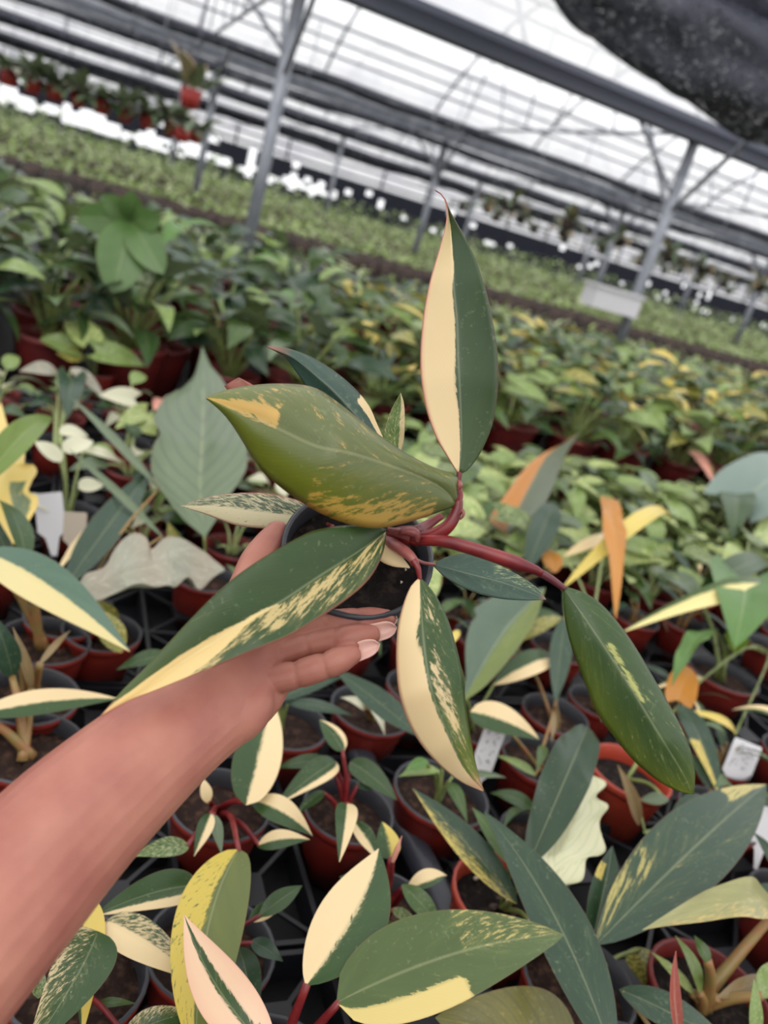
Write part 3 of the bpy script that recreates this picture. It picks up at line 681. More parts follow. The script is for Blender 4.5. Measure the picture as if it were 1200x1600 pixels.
nail((538, 1026), (594, 1006), .0062, .4915, .490, 1)
nail((570, 993), (620, 980), .0062, .502, .501, 1)
nail((592, 967), (621, 967), .0056, .513, .513, 1)

# ================================================================= POTTED PLANTS ON THE NEAR BENCH
PLACED = []
def plant(name, label, pot_px, leaves, pot='red', r=.055, h=.09, stem=GREEN_STEM, group=None, crown=.015, at=None, cat='potted plant', prad=.0026):
    c = H(*pot_px, h) if at is None else np.array([*at, BZ + h])
    loc = np.array([c[0], c[1], BZ]); PLACED.append((c[0], c[1], r))
    t = thing(name, label, cat, loc, group)
    add_pot(t, pot, r, h)
    top = loc + np.array([0, 0, h * .8])
    for l in leaves:
        if l[0] == 'outline':
            _, Lp, Mp, Rp, hs, style, kw = l; nu = 64
            def lift(px):
                p = catmull(np.array(px, float), nu); hh = np.interp(np.linspace(0, 1, nu), np.linspace(0, 1, len(hs)), hs)
                return np.array([H(x, y, q) for (x, y), q in zip(p, hh)])
            g = grid3(lift(Lp), lift(Mp), lift(Rp), nu, 13, kw.get('bulge', .08))
            if kw.get('ripple'): g[:, :, 2] += kw['ripple'] * np.sin(np.linspace(0, 20, nu))[:, None] * np.abs(np.linspace(-1, 1, 13))[None]
            obj('leaf', leaf_mesh('leaf', g - loc, style), t)
            b = lift(Mp)[0]; a = top
            part('petiole', tube([a, (a + b) / 2 + np.array([0, 0, .01]), b], [prad * 1.3, prad, prad * .8], 7, 10), stem, t)
            continue
        l = list(l); kw = l.pop() if isinstance(l[-1], dict) else {}
        bx, by, bh, tx, ty, th, w, style = l
        b, e = H(bx, by, bh), H(tx, ty, th)
        wm = w * depth((b + e) / 2) / FPX
        n = unit(-unit((b + e) / 2 - CAM) * kw.get('face', .8) + np.array([0, 0, .6]))
        rl = kw.get('roll', 0)
        if rl:
            ax = unit(e - b); n = n - ax * (n @ ax); n = unit(n); n = n * math.cos(rl) + np.cross(ax, n) * math.sin(rl)
        g = gen_grid(b, e, wm, n, kw.get('arch', .1), kw.get('fold', .2), kw.get('shape', 'lance'), kw.get('nu', 30 if w > 30 else 16), 11 if w > 30 else 7, kw.get('wave', 0), kw.get('bend', 0))
        lf = obj('leaf', leaf_mesh('leaf', g - loc, style), t)
        if kw.get('pet', True):
            a = top + np.array([rng.uniform(-1, 1), rng.uniform(-1, 1), 0]) * .006
            mid = (a + b) / 2 + np.array([0, 0, .1 * np.linalg.norm(b - a)])
            pr = kw.get('pr', prad)
            part('petiole', tube([a, mid, b + unit(e - b) * .003], [pr * 1.3, pr, pr * .75], 7, 10), kw.get('stem', stem), t)
    return t
D = dict
# --- lower left: red-stemmed plants
plant('philodendron', 'red-stemmed plant in round pot with pink and white leaf hanging towards viewer', (545, 1265), [
    (537, 1174, .16, 499, 1125, .17, 30, 'edge_r', D(shape='ovate')), (514, 1188, .14, 431, 1200, .13, 25, 'green'), (525, 1190, .14, 434, 1256, .13, 42, 'edge_l', D(shape='ovate')),
    (507, 1236, .12, 462, 1272, .11, 20, 'green'), (547, 1190, .13, 620, 1250, .12, 38, 'green', D(shape='ovate')), (542, 1255, .17, 530, 1347, .18, 36, 'half_l', D(shape='ovate')),
    (552, 1282, .16, 594, 1347, .15, 30, 'half_r'), (556, 1225, .12, 590, 1232, .12, 18, 'blue')], stem=RED_STEM, prad=.0032)
plant('seedling', 'tiny seedling with three curled white leaves in a wide soil pot', (580, 1108), [
    (570, 1110, .095, 532, 1090, .105, 15, 'white', D(arch=.35)), (584, 1106, .1, 609, 1096, .11, 17, 'white', D(arch=.25)), (582, 1110, .1, 601, 1148, .1, 17, 'white', D(arch=.25)), (573, 1108, .1, 570, 1085, .12, 8, 'brownish')], stem=BROWN_STEM, r=.06, h=.085)
plant('philodendron', 'dark narrow-leaved plant in pot just below the palm', (447, 1128), [
    (430, 1095, .12, 535, 1058, .15, 26, 'blue'), (447, 1098, .12, 550, 1118, .13, 22, 'blue'), (440, 1100, .12, 400, 1090, .15, 20, 'green')], r=.058)
plant('philodendron', 'plant with long straight grey-green leaf crossing over the white seedling', (655, 1075), [
    (655, 1150, .15, 522, 1045, .16, 40, 'blue', D(shape='strap', arch=.03)), (650, 1060, .14, 700, 1010, .2, 30, 'grey')], r=.052)
plant('philodendron', 'small light green plant in red pot at foot of the hanging cream leaf', (690, 1238), [
    (688, 1205, .13, 622, 1214, .11, 24, 'light', D(roll=.4)), (668, 1188, .14, 632, 1205, .13, 20, 'fresh'), (700, 1222, .1, 730, 1285, .11, 24, 'mid'), (690, 1200, .12, 712, 1178, .15, 22, 'mid'), (705, 1212, .1, 790, 1215, .1, 14, 'grey')], r=.063)
plant('philodendron', 'terracotta pot with gravelly soil and streaked yellow-green sword leaf', (795, 1400), [
    (808, 1412, .13, 645, 1232, .15, 52, (BLUE, YELLOW, streak(-.85, .2, -1), zero, zero), D(arch=.05)), (797, 1352, .16, 738, 1262, .17, 28, 'mid'),
    (826, 1350, .16, 918, 1136, .20, 72, 'deep', D(wave=.22, shape='oblong', fold=.3)), ('outline', [(826, 1460), (822, 1405), (829, 1368), (850, 1330), (867, 1298), (885, 1260), (906, 1214)], [(838, 1456), (848, 1400), (868, 1350), (890, 1300), (905, 1260), (912, 1211)], [(842, 1450), (868, 1415), (882, 1383), (910, 1375), (915, 1345), (937, 1336), (948, 1322), (936, 1286), (950, 1262), (932, 1243), (949, 1221), (916, 1211)], [.14, .17, .17], (PALE, rgb(216, 214, 178), streak(.3), zero, zero, .25), D(ripple=.003))], pot='orange', r=.064, h=.1, crown=.02)
plant('philodendron', 'plant with very long dusty dark strap leaf running off the bottom edge', (1000, 1690), [
    (960, 1660, .15, 757, 1268, .19, 92, 'speck_blue', D(shape='lance', arch=.05, bend=.04, nu=40)), (905, 1660, .08, 680, 1590, .1, 150, (rgb(110, 104, 58), rgb(170, 150, 84), flat(-.4), flat(.15), zero, .5), D(shape='ovate', arch=.1))], r=.058)
plant('philodendron', 'plant with broad green leaf pointing up right and a yellow patch at its foot', (905, 1530), [
    (930, 1477, .15, 1198, 1226, .18, 118, (BLUE, rgb(206, 190, 112), lambda u, v: np.maximum(np.where((u < .28) & (v < -.25), -.05, -1), np.where((u > .72) & (v < -.35), .25, -.55)), zero, zero), D(arch=.06, fold=.28)),
    (922, 1482, .13, 957, 1322, .17, 46, (DEEP, YELLOW, lambda u, v: np.where((u > .55) & (u < .75) & (v < -.3), .2, -.9), zero, zero), D(fold=.5)), (1000, 1480, .06, 1010, 1545, .05, 60, 'yellow_mix')], r=.06)
plant('philodendron', 'plant with the largest low leaf, green with a cream lower margin at the base', (420, 1690), [
    (526, 1566, .19, 880, 1461, .20, 138, (rgb(72, 92, 50), rgb(216, 196, 124), lambda u, v: np.maximum(np.where((v > .55) & (u < .45), 1, -1), np.where((u > .5) & (v < .2), -.2, -.62)), flat(.12), zero), D(arch=.05, shape='ovate', fold=.1, bend=-.03, stem=RED_STEM, pr=.004)),
    (478, 1540, .19, 592, 1326, .21, 112, 'half_l', D(arch=.06, shape='lance', fold=.16, bend=.06, stem=RED_STEM, pr=.0045))], stem=RED_STEM, r=.058)
plant('philodendron', 'plant with pink-edged pointed leaf, green down its middle, at the lower left', (390, 1700), [
    (430, 1650, .2, 288, 1430, .22, 88, (GREEN, rgb(236, 200, 166), lambda u, v: np.where(np.abs(v - .12) < .3 - .1 * u, -.55, 1), zero, lambda u, v: .3 * np.abs(v) ** 3), D(arch=.03, bend=-.07, fold=.22)),
    (372, 1480, .12, 402, 1610, .14, 48, 'deep')], stem=RED_STEM, r=.056)
plant('philodendron', 'plant with long speckled yellow and green leaf hanging from red stalks', (345, 1255), [
    (374, 1327, .17, 306, 1640, .17, 108, (rgb(92, 102, 52), rgb(222, 196, 84), lambda u, v: np.where(v > .02, .28, -.95), lambda u, v: np.where(v < 0, .25, .1), zero), D(arch=.05, shape='oblong', bend=.06)),
    (384, 1258, .15, 424, 1096, .18, 72, 'half_r', D(shape='ovate', fold=.1)), (392, 1250, .14, 488, 1306, .13, 46, 'half_l', D(arch=.2)),
    (402, 1322, .12, 484, 1312, .14, 32, 'half_l', D(arch=.2)), (330, 1270, .13, 303, 1338, .12, 27, 'half_l'), (333, 1272, .13, 346, 1335, .12, 20, 'grey'),
    (296, 1322, .13, 205, 1338, .14, 34, 'marble'), (325, 1255, .12, 316, 1215, .14, 20, 'cream')], stem=RED_STEM, r=.058, prad=.0034)
plant('philodendron', 'pot at lower left with two near-horizontal dark leaves edged cream', (330, 1480), [
    (311, 1383, .14, 150, 1430, .14, 58, 'edge_l', D(shape='ovate', bend=.02)), (405, 1432, .13, 472, 1384, .14, 32, 'green'), (388, 1440, .12, 440, 1410, .12, 28, 'edge_r'), (392, 1470, .11, 442, 1502, .11, 30, 'blue')], stem=RED_STEM, r=.06)
plant('philodendron', 'pot near the elbow with cream leaf flecked green and white-margined leaf', (120, 1520), [
    (165, 1440, .15, 306, 1530, .15, 62, (GREEN, CREAM, lambda u, v: np.where(v > -.1, .9, .0), zero, zero), D(shape='ovate', arch=.08)), (153, 1455, .17, 40, 1650, .18, 92, 'speck_r', D(shape='ovate', bend=-.04)),
    (140, 1400, .14, 128, 1620, .14, 54, (GREEN, rgb(214, 188, 92), half(-1, -.4, .1), zero, zero)), (60, 1560, .12, 55, 1500, .13, 26, 'marble'), (150, 1570, .1, 212, 1568, .12, 16, 'mid'), (190, 1620, .13, 300, 1580, .14, 48, 'speck_l')], stem=RED_STEM, r=.06)
plant('philodendron', 'small red-stalked plant beside the black hose with a yellow leaf', (600, 1425), [
    (610, 1342, .15, 597, 1284, .17, 38, 'yellow_r', D(shape='ovate')), (577, 1412, .14, 548, 1516, .14, 46, 'marble_white', D(shape='ovate')), (628, 1382, .14, 692, 1455, .12, 36, 'mid'), (636, 1388, .13, 698, 1368, .14, 30, 'wide_l', D(arch=.25)),
    (612, 1420, .11, 655, 1448, .11, 20, 'marble'), (600, 1440, .1, 618, 1470, .11, 22, 'mid'), (560, 1380, .12, 530, 1370, .13, 20, 'green'), (612, 1350, .17, 628, 1306, .2, 9, 'pinkleaf', D(pr=.003)), (560, 1455, .12, 532, 1480, .12, 20, 'wide_l')], stem=RED_STEM, r=.056, prad=.0036)
plant('philodendron', 'low plant with olive brown stems and twisted pale leaf at the lower right corner', (1110, 1550), [
    (1215, 1425, .16, 1004, 1453, .17, 64, (rgb(150, 156, 104), rgb(216, 186, 110), streak(-.55, .0, -1), zero, flat(.08)), D(arch=.2, wave=.2, fold=.4)), (1095, 1555, .1, 1055, 1462, .14, 30, 'light', D(roll=.5)), (1085, 1555, .09, 1018, 1488, .1, 18, 'marble_pale'),
    (1108, 1505, .15, 1085, 1462, .16, 20, 'mid'), (1120, 1560, .1, 1215, 1530, .1, 26, 'brownish', D(shape='strap')), (1190, 1560, .12, 1215, 1500, .14, 40, 'light')], pot='plain', stem=BROWN_STEM, r=.066, prad=.0062)
plant('philodendron', 'plant with furled pink new leaf standing up at the bottom right', (1080, 1700), [
    (1064, 1640, .17, 1056, 1486, .21, 19, (rgb(150, 78, 66), rgb(176, 104, 88), flat(-.3), zero, flat(.1)), D(bend=-.06, fold=.9)), (968, 1546, .12, 1150, 1640, .14, 56, 'speck_blue', D(arch=.06)), (1180, 1630, .14, 1178, 1530, .18, 22, 'light')], stem=BROWN_STEM, r=.058)
plant('philodendron', 'terracotta red pot below the right-hand hanging leaf with curled olive leaf', (985, 1205), [
    (998, 1290, .1, 965, 1195, .16, 22, 'brownish', D(fold=.7)), (1045, 1250, .12, 1000, 1250, .1, 22, 'grey'), (1060, 1100, .14, 1132, 1262, .12, 40, (BLUE, YELLOW, lambda u, v: np.where((u > .5) & (v > .1), .2, -.8), zero, zero)), (1005, 1300, .08, 1080, 1320, .08, 20, 'light')], pot='orange', r=.062, h=.1)
plant('philodendron', 'green plant with large heart leaf and pale twisted stem at the right edge', (1130, 1052), [
    (1160, 905, .24, 1148, 1012, .22, 120, 'fresh', D(shape='heart')), (1120, 985, .2, 1050, 1072, .17, 40, 'fresh', D(roll=.6, wave=.2)), (1150, 990, .2, 1148, 1022, .18, 40, 'lime'), (1090, 930, .2, 1200, 880, .22, 46, 'green')], stem=GREEN_STEM, r=.072, prad=.0042)
plant('philodendron', 'brown soil pot behind the writing tag with a half cream leaf above it', (848, 1185), [
    (735, 1112, .15, 842, 1155, .15, 50, 'half_l', D(arch=.12, shape='ovate')), (865, 1110, .13, 862, 1160, .1, 10, 'brownish', D(shape='strap')), (850, 1165, .1, 838, 1205, .1, 18, 'mid'), (838, 1212, .09, 775, 1180, .11, 16, 'light')], stem=BROWN_STEM, r=.062)
plant('philodendron', 'plant with broad toothed grey-green leaf, lime on its right side', (745, 1128), [
    ('outline', [(722, 1092), (728, 1060), (727, 1010), (735, 975), (745, 962), (742, 950), (765, 935), (790, 925), (852, 918)], [(724, 1092), (745, 1055), (775, 1005), (805, 965), (852, 918)], [(728, 1094), (760, 1070), (800, 1025), (828, 985), (842, 955), (852, 919)], [.15, .19, .22], 'grey_lime', {}), (770, 1070, .13, 872, 1032, .13, 44, 'half_r', D(arch=.15)), (700, 1010, .2, 718, 985, .2, 14, 'yellow')], stem=GREEN_STEM)
plant('philodendron', 'plant with narrow blue-green leaf drooping beside the right-hand petiole', (868, 1115), [
    (884, 960, .2, 868, 1098, .15, 38, 'blue', D(arch=-.04)), (870, 1100, .12, 868, 1160, .05, 9, 'brownish', D(shape='strap')), (800, 1005, .14, 880, 965, .16, 26, 'yellow_mix')], stem=BROWN_STEM)
plant('philodendron', 'plant with upright leaf split orange and grey behind the red petiole', (800, 905), [
    ('outline', [(785, 830), (766, 812), (785, 780), (820, 732), (850, 708), (885, 690), (908, 674)], [(790, 830), (812, 790), (835, 745), (855, 712), (880, 692), (908, 674)], [(795, 830), (830, 806), (855, 780), (875, 732), (890, 700), (908, 674)], [.16, .2, .24], 'orange_l', {}), (822, 892, .14, 866, 785, .2, 46, 'blue'), (790, 880, .12, 840, 830, .15, 44, 'light'), (868, 895, .13, 855, 860, .15, 34, 'orange')], stem=BROWN_STEM)
plant('philodendron', 'plant with limp orange strip leaf and yellow arching leaf at right', (930, 975), [
    (942, 775, .26, 962, 968, .18, 34, 'orange', D(shape='strap', wave=.3)), (878, 920, .16, 1045, 818, .2, 28, 'yellow', D(arch=.16)), (880, 870, .16, 975, 845, .16, 22, 'cream')], stem=PALE_STEM)
plant('philodendron', 'plant with long cream-yellow strap leaf arching across the right edge', (1205, 1010), [
    (1225, 945, .2, 972, 988, .17, 42, (MID, rgb(236, 222, 150), half(-1, -.5, .3), zero, zero), D(arch=.16, shape='strap')), (1100, 1060, .12, 1012, 1080, .12, 18, 'wide_l'), (1150, 1150, .1, 1060, 1110, .13, 16, 'yellow', D(arch=.2)), (1060, 1095, .12, 1072, 1040, .14, 46, 'orange', D(shape='heart'))], stem=GREEN_STEM)
plant('alocasia', 'plant with large smooth blue-grey heart leaf cut by the right edge', (1180, 850), [
    (1158, 785, .22, 1250, 742, .26, 100, (rgb(112, 132, 120), IVORY, flat(-.95), zero, zero), D(shape='heart', fold=.1)), (1146, 770, .22, 1144, 842, .17, 58, 'green', D(shape='heart', fold=.1)), (1072, 705, .2, 1118, 762, .17, 18, 'pinkleaf', D(shape='strap')), (1230, 820, .14, 1160, 880, .12, 60, 'marble_pale', D(shape='heart'))], stem=PINK_STEM, r=.06)
# --- left side
plant('philodendron', 'plant with big upright pale grey-green feather-veined leaf left of centre', (320, 900), [
    ('outline', [(318, 838), (285, 810), (258, 775), (245, 752), (236, 735), (238, 700), (250, 676), (240, 655), (254, 626), (272, 612), (285, 606), (302, 588), (310, 565), (316, 540)], [(319, 838), (313, 760), (316, 690), (318, 620), (316, 540)], [(321, 838), (345, 800), (365, 765), (384, 735), (386, 700), (380, 672), (376, 645), (362, 615), (345, 590), (330, 572), (322, 555), (316, 540)], [.16, .24, .29], 'grey', {}), (240, 800, .12, 262, 762, .14, 14, 'light'), (275, 870, .1, 262, 815, .16, 22, 'yellow_mix')], stem=GREEN_STEM, r=.056)
plant('philodendron', 'plant with silvery lobed curling leaf left of the big held leaf', (160, 985), [
    ('outline', [(118, 930), (130, 905), (150, 890), (167, 877), (180, 857), (210, 836), (230, 838), (238, 853), (256, 841), (282, 846), (320, 857), (335, 872), (350, 894)], [(119, 934), (170, 905), (230, 885), (290, 875), (350, 895)], [(120, 938), (150, 942), (175, 924), (220, 917), (260, 910), (275, 919), (295, 906), (312, 917), (330, 903), (350, 896)], [.15, .19, .2, .17], 'silver', D(ripple=.006, bulge=.2)), (175, 985, .1, 150, 935, .16, 36, 'yellow_mix'), (190, 1020, .12, 150, 950, .16, 44, 'yellow_mix')], stem=BROWN_STEM)
plant('philodendron', 'plant with long upright blue-green sword leaf at the left', (100, 965), [
    (100, 918, .14, 240, 730, .2, 54, 'blue', D(arch=.02)), (85, 900, .14, 155, 815, .15, 12, 'cream', D(shape='strap')), (250, 765, .2, 112, 622, .24, 16, 'grey', D(shape='strap', arch=.02)), (255, 840, .17, 108, 702, .22, 14, 'grey', D(shape='strap', arch=.02))], stem=BROWN_STEM)
plant('philodendron', 'olive-stemmed plant at left with long leaf cream along its lower half', (70, 1000), [
    (-30, 860, .2, 203, 1018, .18, 84, (rgb(84, 112, 92), rgb(220, 204, 144), half(1, -.05, .05), zero, zero), D(arch=.08)), (40, 880, .2, -5, 780, .22, 44, 'green', D(roll=.5))], stem=BROWN_STEM, prad=.0055, r=.06)
plant('philodendron', 'olive-stemmed plant at left edge with white-topped horizontal leaf over its pot', (45, 1165), [
    (-40, 1118, .12, 186, 1092, .13, 44, 'half_l', D(arch=.1)), (20, 1060, .14, -10, 960, .22, 40, 'blue'), (50, 1080, .12, 20, 980, .2, 18, 'brownish')], stem=BROWN_STEM, prad=.0055, r=.062)
plant('philodendron', 'olive-stemmed bare pot between the cream leaf and the forearm', (45, 1085), [
    (60, 1040, .15, 110, 985, .17, 12, 'brownish'), (40, 1045, .15, 15, 1000, .18, 14, 'brownish'), (30, 1010, .15, -20, 1030, .15, 40, 'green')], stem=BROWN_STEM, prad=.006, r=.06)
plant('philodendron', 'plant with ragged butter-yellow lobed leaf and lime leaf at the left edge', (-20, 880), [
    ('outline', [(20, 850), (-10, 800), (-40, 750), (-45, 700), (-20, 660), (0, 630)], [(22, 850), (15, 790), (8, 720), (2, 630)], [(26, 850), (45, 815), (58, 792), (59, 776), (45, 768), (50, 752), (58, 737), (52, 726), (39, 724), (38, 705), (20, 685), (12, 665), (2, 630)], [.17, .22, .25], (GREY, rgb(226, 200, 118), lambda u, v: np.where((v > .1) & (v < .75) & (u < .45) & (u > .1), -.4, .8), flat(.1), zero), {}), (-40, 770, .24, 82, 652, .26, 50, 'lime', D(fold=.3)), (20, 880, .15, -30, 800, .17, 50, 'deep')], stem=BROWN_STEM)
plant('aglaonema', 'small plant with white oval leaves on thin green stalks at left', (110, 800), [
    (95, 722, .2, 55, 690, .21, 26, 'white', D(shape='ovate')), (98, 705, .21, 146, 690, .22, 30, 'white', D(shape='ovate')), (92, 672, .2, 138, 682, .2, 22, 'white', D(shape='ovate')), (128, 702, .2, 190, 725, .18, 18, 'ivory', D(arch=.2)), (122, 762, .16, 162, 758, .16, 26, 'white', D(shape='ovate')), (78, 800, .12, 45, 770, .13, 22, 'white')], stem=PALE_STEM, cat='potted plant')
plant('caladium', 'small variegated caladium with cream and green arrow leaves behind at left', (150, 580), [
    (140, 535, .2, 105, 500, .22, 46, 'marble_pale', D(shape='heart')), (150, 530, .2, 182, 525, .2, 44, 'marble', D(shape='heart')), (150, 550, .18, 226, 572, .16, 40, 'light', D(shape='heart')), (120, 545, .17, 62, 530, .17, 36, 'light', D(shape='heart')), (130, 560, .15, 88, 552, .15, 30, 'yellow_mix')], stem=PALE_STEM)
plant('alocasia', 'alocasia with hanging grey-green arrow leaf at left', (90, 690), [
    (112, 590, .2, 104, 655, .17, 44, 'blue', D(shape='heart')), (90, 580, .2, 30, 580, .2, 28, 'silver'), (110, 575, .2, 165, 625, .17, 22, 'silver'), (85, 625, .15, 45, 635, .15, 24, 'blue')], stem=PALE_STEM)
plant('caladium', 'pale caladium with mottled leaf and reddish fleck beside the feather-veined leaf', (200, 690), [
    (210, 625, .18, 155, 618, .18, 34, 'ivory', D(shape='heart')), (230, 645, .17, 180, 670, .15, 34, 'marble_pale', D(shape='heart')), (240, 640, .18, 262, 630, .18, 30, 'pinkleaf'), (220, 660, .16, 245, 680, .14, 32, 'marble_pale', D(shape='heart')), (205, 600, .19, 225, 585, .2, 26, 'light')], stem=PALE_STEM)

# pale pebbles on the gravelly pot
gp = [o for o in col.objects if o.parent is None and str(o.get('label', '')).startswith('terracotta pot with gravelly')][0]
RP = random.Random(4)
for i in range(16):
    a, q, w = RP.uniform(0, 6.28), RP.uniform(.008, .054), RP.uniform(.003, .0055)
    c = np.array(gp.location) + np.array([q * math.cos(a), q * math.sin(a), .082])
    part('pebble', tube([c - [w, 0, 0], c, c + [w, w * .3, 0]], [w * .55, w * .8, w * .45], 7, 5), BEIGE if i % 2 else WOODISH, gp)
# plant tags
def plant_tag(label, px, py, h, w, hgt, lean, m, writing, stalk=.0):
    c = H(px, py, h); ax = unit(CU * math.cos(lean) + CR * math.sin(lean)); s = unit(CR * math.cos(lean) - CU * math.sin(lean)); n = np.cross(s, ax)
    d = depth(c) / FPX; w, hgt = w * d / 2, hgt * d / 2
    t = thing('plant_tag', label, 'plant tag', c - ax * (hgt + .03), 'plant labels')
    v = [c + s * w * i + ax * hgt * j + n * k for k in (-.0005, .0005) for i, j in ((-1, -1), (-.5, -1.35), (-.2, -2.3), (.2, -2.3), (.5, -1.35), (1, -1), (1, .9), (.9, 1), (-.9, 1), (-1, .9))]
    q = 10
    f = [tuple(range(q))[::-1], tuple(range(q, 2 * q))] + [(i, (i + 1) % q, q + (i + 1) % q, q + i) for i in range(q)]
    part('tag_blade', (np.array(v), f), m, t, smooth=False)
    if writing:
        R = random.Random(int(px)); st = []
        for cidx, cx in enumerate((-.45, .3)):
            for y in (.62, .25, -.15, -.5):
                for k in range(3):
                    a = c + s * w * (cx + R.uniform(-.2, .2)) + ax * hgt * (y + R.uniform(-.12, .12)) + n * .0007
                    b = a + s * w * R.uniform(-.18, .28) + ax * hgt * R.uniform(-.16, .16)
                    st.append(tube([a, b], .00055, 5))
        part('handwriting', join(st), INK, t)
    return t
plant_tag('white label with grey handwriting standing beside the hanging cream leaf', 763, 1170, .1, 34, 74, .35, WHITE, True)
plant_tag('white label with grey handwriting near the tip of the right-hand leaf', 1160, 1185, .1, 46, 54, .38, WHITE, True)
plant_tag('white label at the right edge by the broad green leaf', 1194, 1290, .12, 30, 60, .2, WHITE, False)
plant_tag('plain white label at left below the white-leaved plant', 78, 800, .12, 44, 60, -.1, WHITE, False)
plant_tag('small beige label at left beside the plain white one', 117, 822, .11, 36, 44, .05, BEIGE, False)
plant_tag('small white label standing at the edge of the dark red pots on the right', 1033, 715, .12, 20, 24, .25, WHITE, False)
# black irrigation hose lying along the trays
part_pts = [H(585, 1230, .035), H(622, 1280, .035), H(665, 1360, .035), H(700, 1440, .03), H(735, 1530, .03), H(790, 1680, .03)]
tag(part('irrigation_hose', tube([H(540, 1130, .03)] + part_pts, .019, 14, 40), PIPE), 'thick black hose lying between the pots at the bottom', 'hose')
# lattice trays under the pots
def tray_mesh():
    nx, ny, c = 4, 3, .145; b = []
    z0, z1 = .03, .036
    for i in range(nx + 1): b.append(box(i * c - .003, i * c + .003, 0, ny * c, .0, z1))
    for j in range(ny + 1): b.append(box(0, nx * c, j * c - .003, j * c + .003, .0, z1))
    for i in range(nx):
        for j in range(ny):
            x, y = i * c, j * c
            b.append(bar((x + .002, y + .002, .031), (x + c, y + c, .031), .005, .004)); b.append(bar((x + c, y + .002, .0312), (x + .002, y + c, .0312), .005, .004))
            b.append(box(x + .05, x + .095, y + .05, y + .095, .028, .0335))
    return join(b), nx * c, ny * c
(tv, tf), TX, TY = tray_mesh(); tme = mesh('pot_tray', tv, tf, TRAY, False)
for i in range(-3, 8):
    for j in range(0, 5):
        x, y = i * (TX + .012) + .05, .12 + j * (TY + .012)
        q = proj((x + TX / 2, y + TY / 2, BZ))
        if not (-420 < q[0] < 1650 and 300 < q[1] < 2100): continue
        tag(obj('pot_tray', tme, None, (x, y, BZ - .003)), 'black lattice pot tray under the crowded small pots', 'tray', 'black lattice trays on the near bench')

# ---- filler plants on the near bench: prototypes, then copies
def proto(name, label, group, kind, seed, nl, length, width, styles, shape='lance', pot='red', r=.055, h=.09, stem=GREEN_STEM, up=(.05, .14), spread=(.02, .07), droop=.3, nu=12, nv=5, prad=.0024, petioles=True, fold=.2, wave=0., heart=False):
    R = random.Random(seed); t = thing(name, label, 'potted plant', (0, 0, 0), group)
    add_pot(t, pot, r, h)
    for i in range(nl):
        a = i * 2.4 + R.uniform(-.4, .4); s = R.uniform(*spread); z = h + R.uniform(*up); L = length * R.uniform(.7, 1.15)
        d = np.array([math.cos(a), math.sin(a), 0]); el = R.uniform(-droop, .75 - droop)
        b = d * s + np.array([0, 0, z]); e = b + L * unit(d * math.cos(el) + np.array([0, 0, math.sin(el)]))
        n = np.array([R.uniform(-.5, .5), R.uniform(-.5, .5), 1.0])
        g = gen_grid(b, e, width * R.uniform(.75, 1.2), n, R.uniform(.06, .2), fold, shape, nu, nv, wave, R.uniform(-.06, .06))
        obj('leaf', leaf_mesh('leaf', g, R.choice(styles)), t)
        if petioles:
            part('petiole', tube([np.array([d[0] * .006, d[1] * .006, h * .78]), np.array([d[0] * s * .5, d[1] * s * .5, (h * .8 + z) / 2 + .01]), b + d * .003], [prad * 1.3, prad, prad * .8], 6, 6), stem, t)
    return t
def spread_copies(protos, spots, s=(.85, 1.1), seed=1):
    R = random.Random(seed); used = set()
    for i, (x, y) in enumerate(spots):
        p = protos[R.randrange(len(protos))]; a, k = R.uniform(0, 6.28), R.uniform(*s)
        if p.name in used: dup(p, (x, y, BZ), a, k)
        else: p.location = (x, y, BZ); p.rotation_euler = (0, 0, a); p.scale = (k,) * 3; used.add(p.name)
    for p in protos:
        if p.name not in used:
            for c in list(p.children_recursive): bpy.data.objects.remove(c)
            bpy.data.objects.remove(p)
spots = {'red': [], 'left': [], 'marble': [], 'long': []}
R0 = random.Random(11)
y = .05
while y < 2.25:
    x = -1.6
    while x < 4.6:
        xx, yy = x + R0.uniform(-.015, .015), y + R0.uniform(-.015, .015); x += .15
        q = proj((xx, yy, BZ + .09))
        if q[2] < .2 or not (-220 < q[0] < 1420 and 480 < q[1] < 1800): continue
        if any(math.hypot(xx - a, yy - b) < r + .066 for a, b, r in PLACED): continue
        if q[0] > 600 and q[1] < 900 and q[2] > 1.7: k = 'marble'
        elif q[1] < 930: k = 'left' if q[0] < 560 else 'marble'
        elif q[0] > 620: k = 'long'
        else: k = 'red' if q[1] > 1130 else 'long'
        spots[k].append((xx, yy))
    y += .15
GL = 'small filler plants on the near bench'
spread_copies([proto('philodendron', 'little red-stemmed philodendron with short leaves low among the front pots', GL, 'red', s, 4, .055, .026, ['half_l', 'green', 'edge_r', 'speck', 'mid'], 'ovate', stem=RED_STEM, up=(.0, .03), spread=(.01, .03)) for s in (1, 2, 3)], spots['red'], seed=2)
spread_copies([proto('philodendron', 'small plain pot with narrow dark leaves among the middle pots', GL, 'long', s, 4, .085, .026, ['blue', 'green', 'speck_blue', 'half_r', 'mid'], 'lance', stem=BROWN_STEM, up=(.0, .05), spread=(.01, .03)) for s in (4, 5, 6)], spots['long'], seed=3)
spread_copies([proto('aglaonema', 'small mixed foliage plant in dark red pot in the left middle of the bench', GL, 'left', s, 6, .075, .04, ['marble_white', 'blue', 'light', 'grey', 'ivory', 'green', 'marble'], 'ovate', pot='plain', stem=PALE_STEM, up=(.0, .06), spread=(.015, .05)) for s in (7, 8, 9)], spots['left'], seed=4)
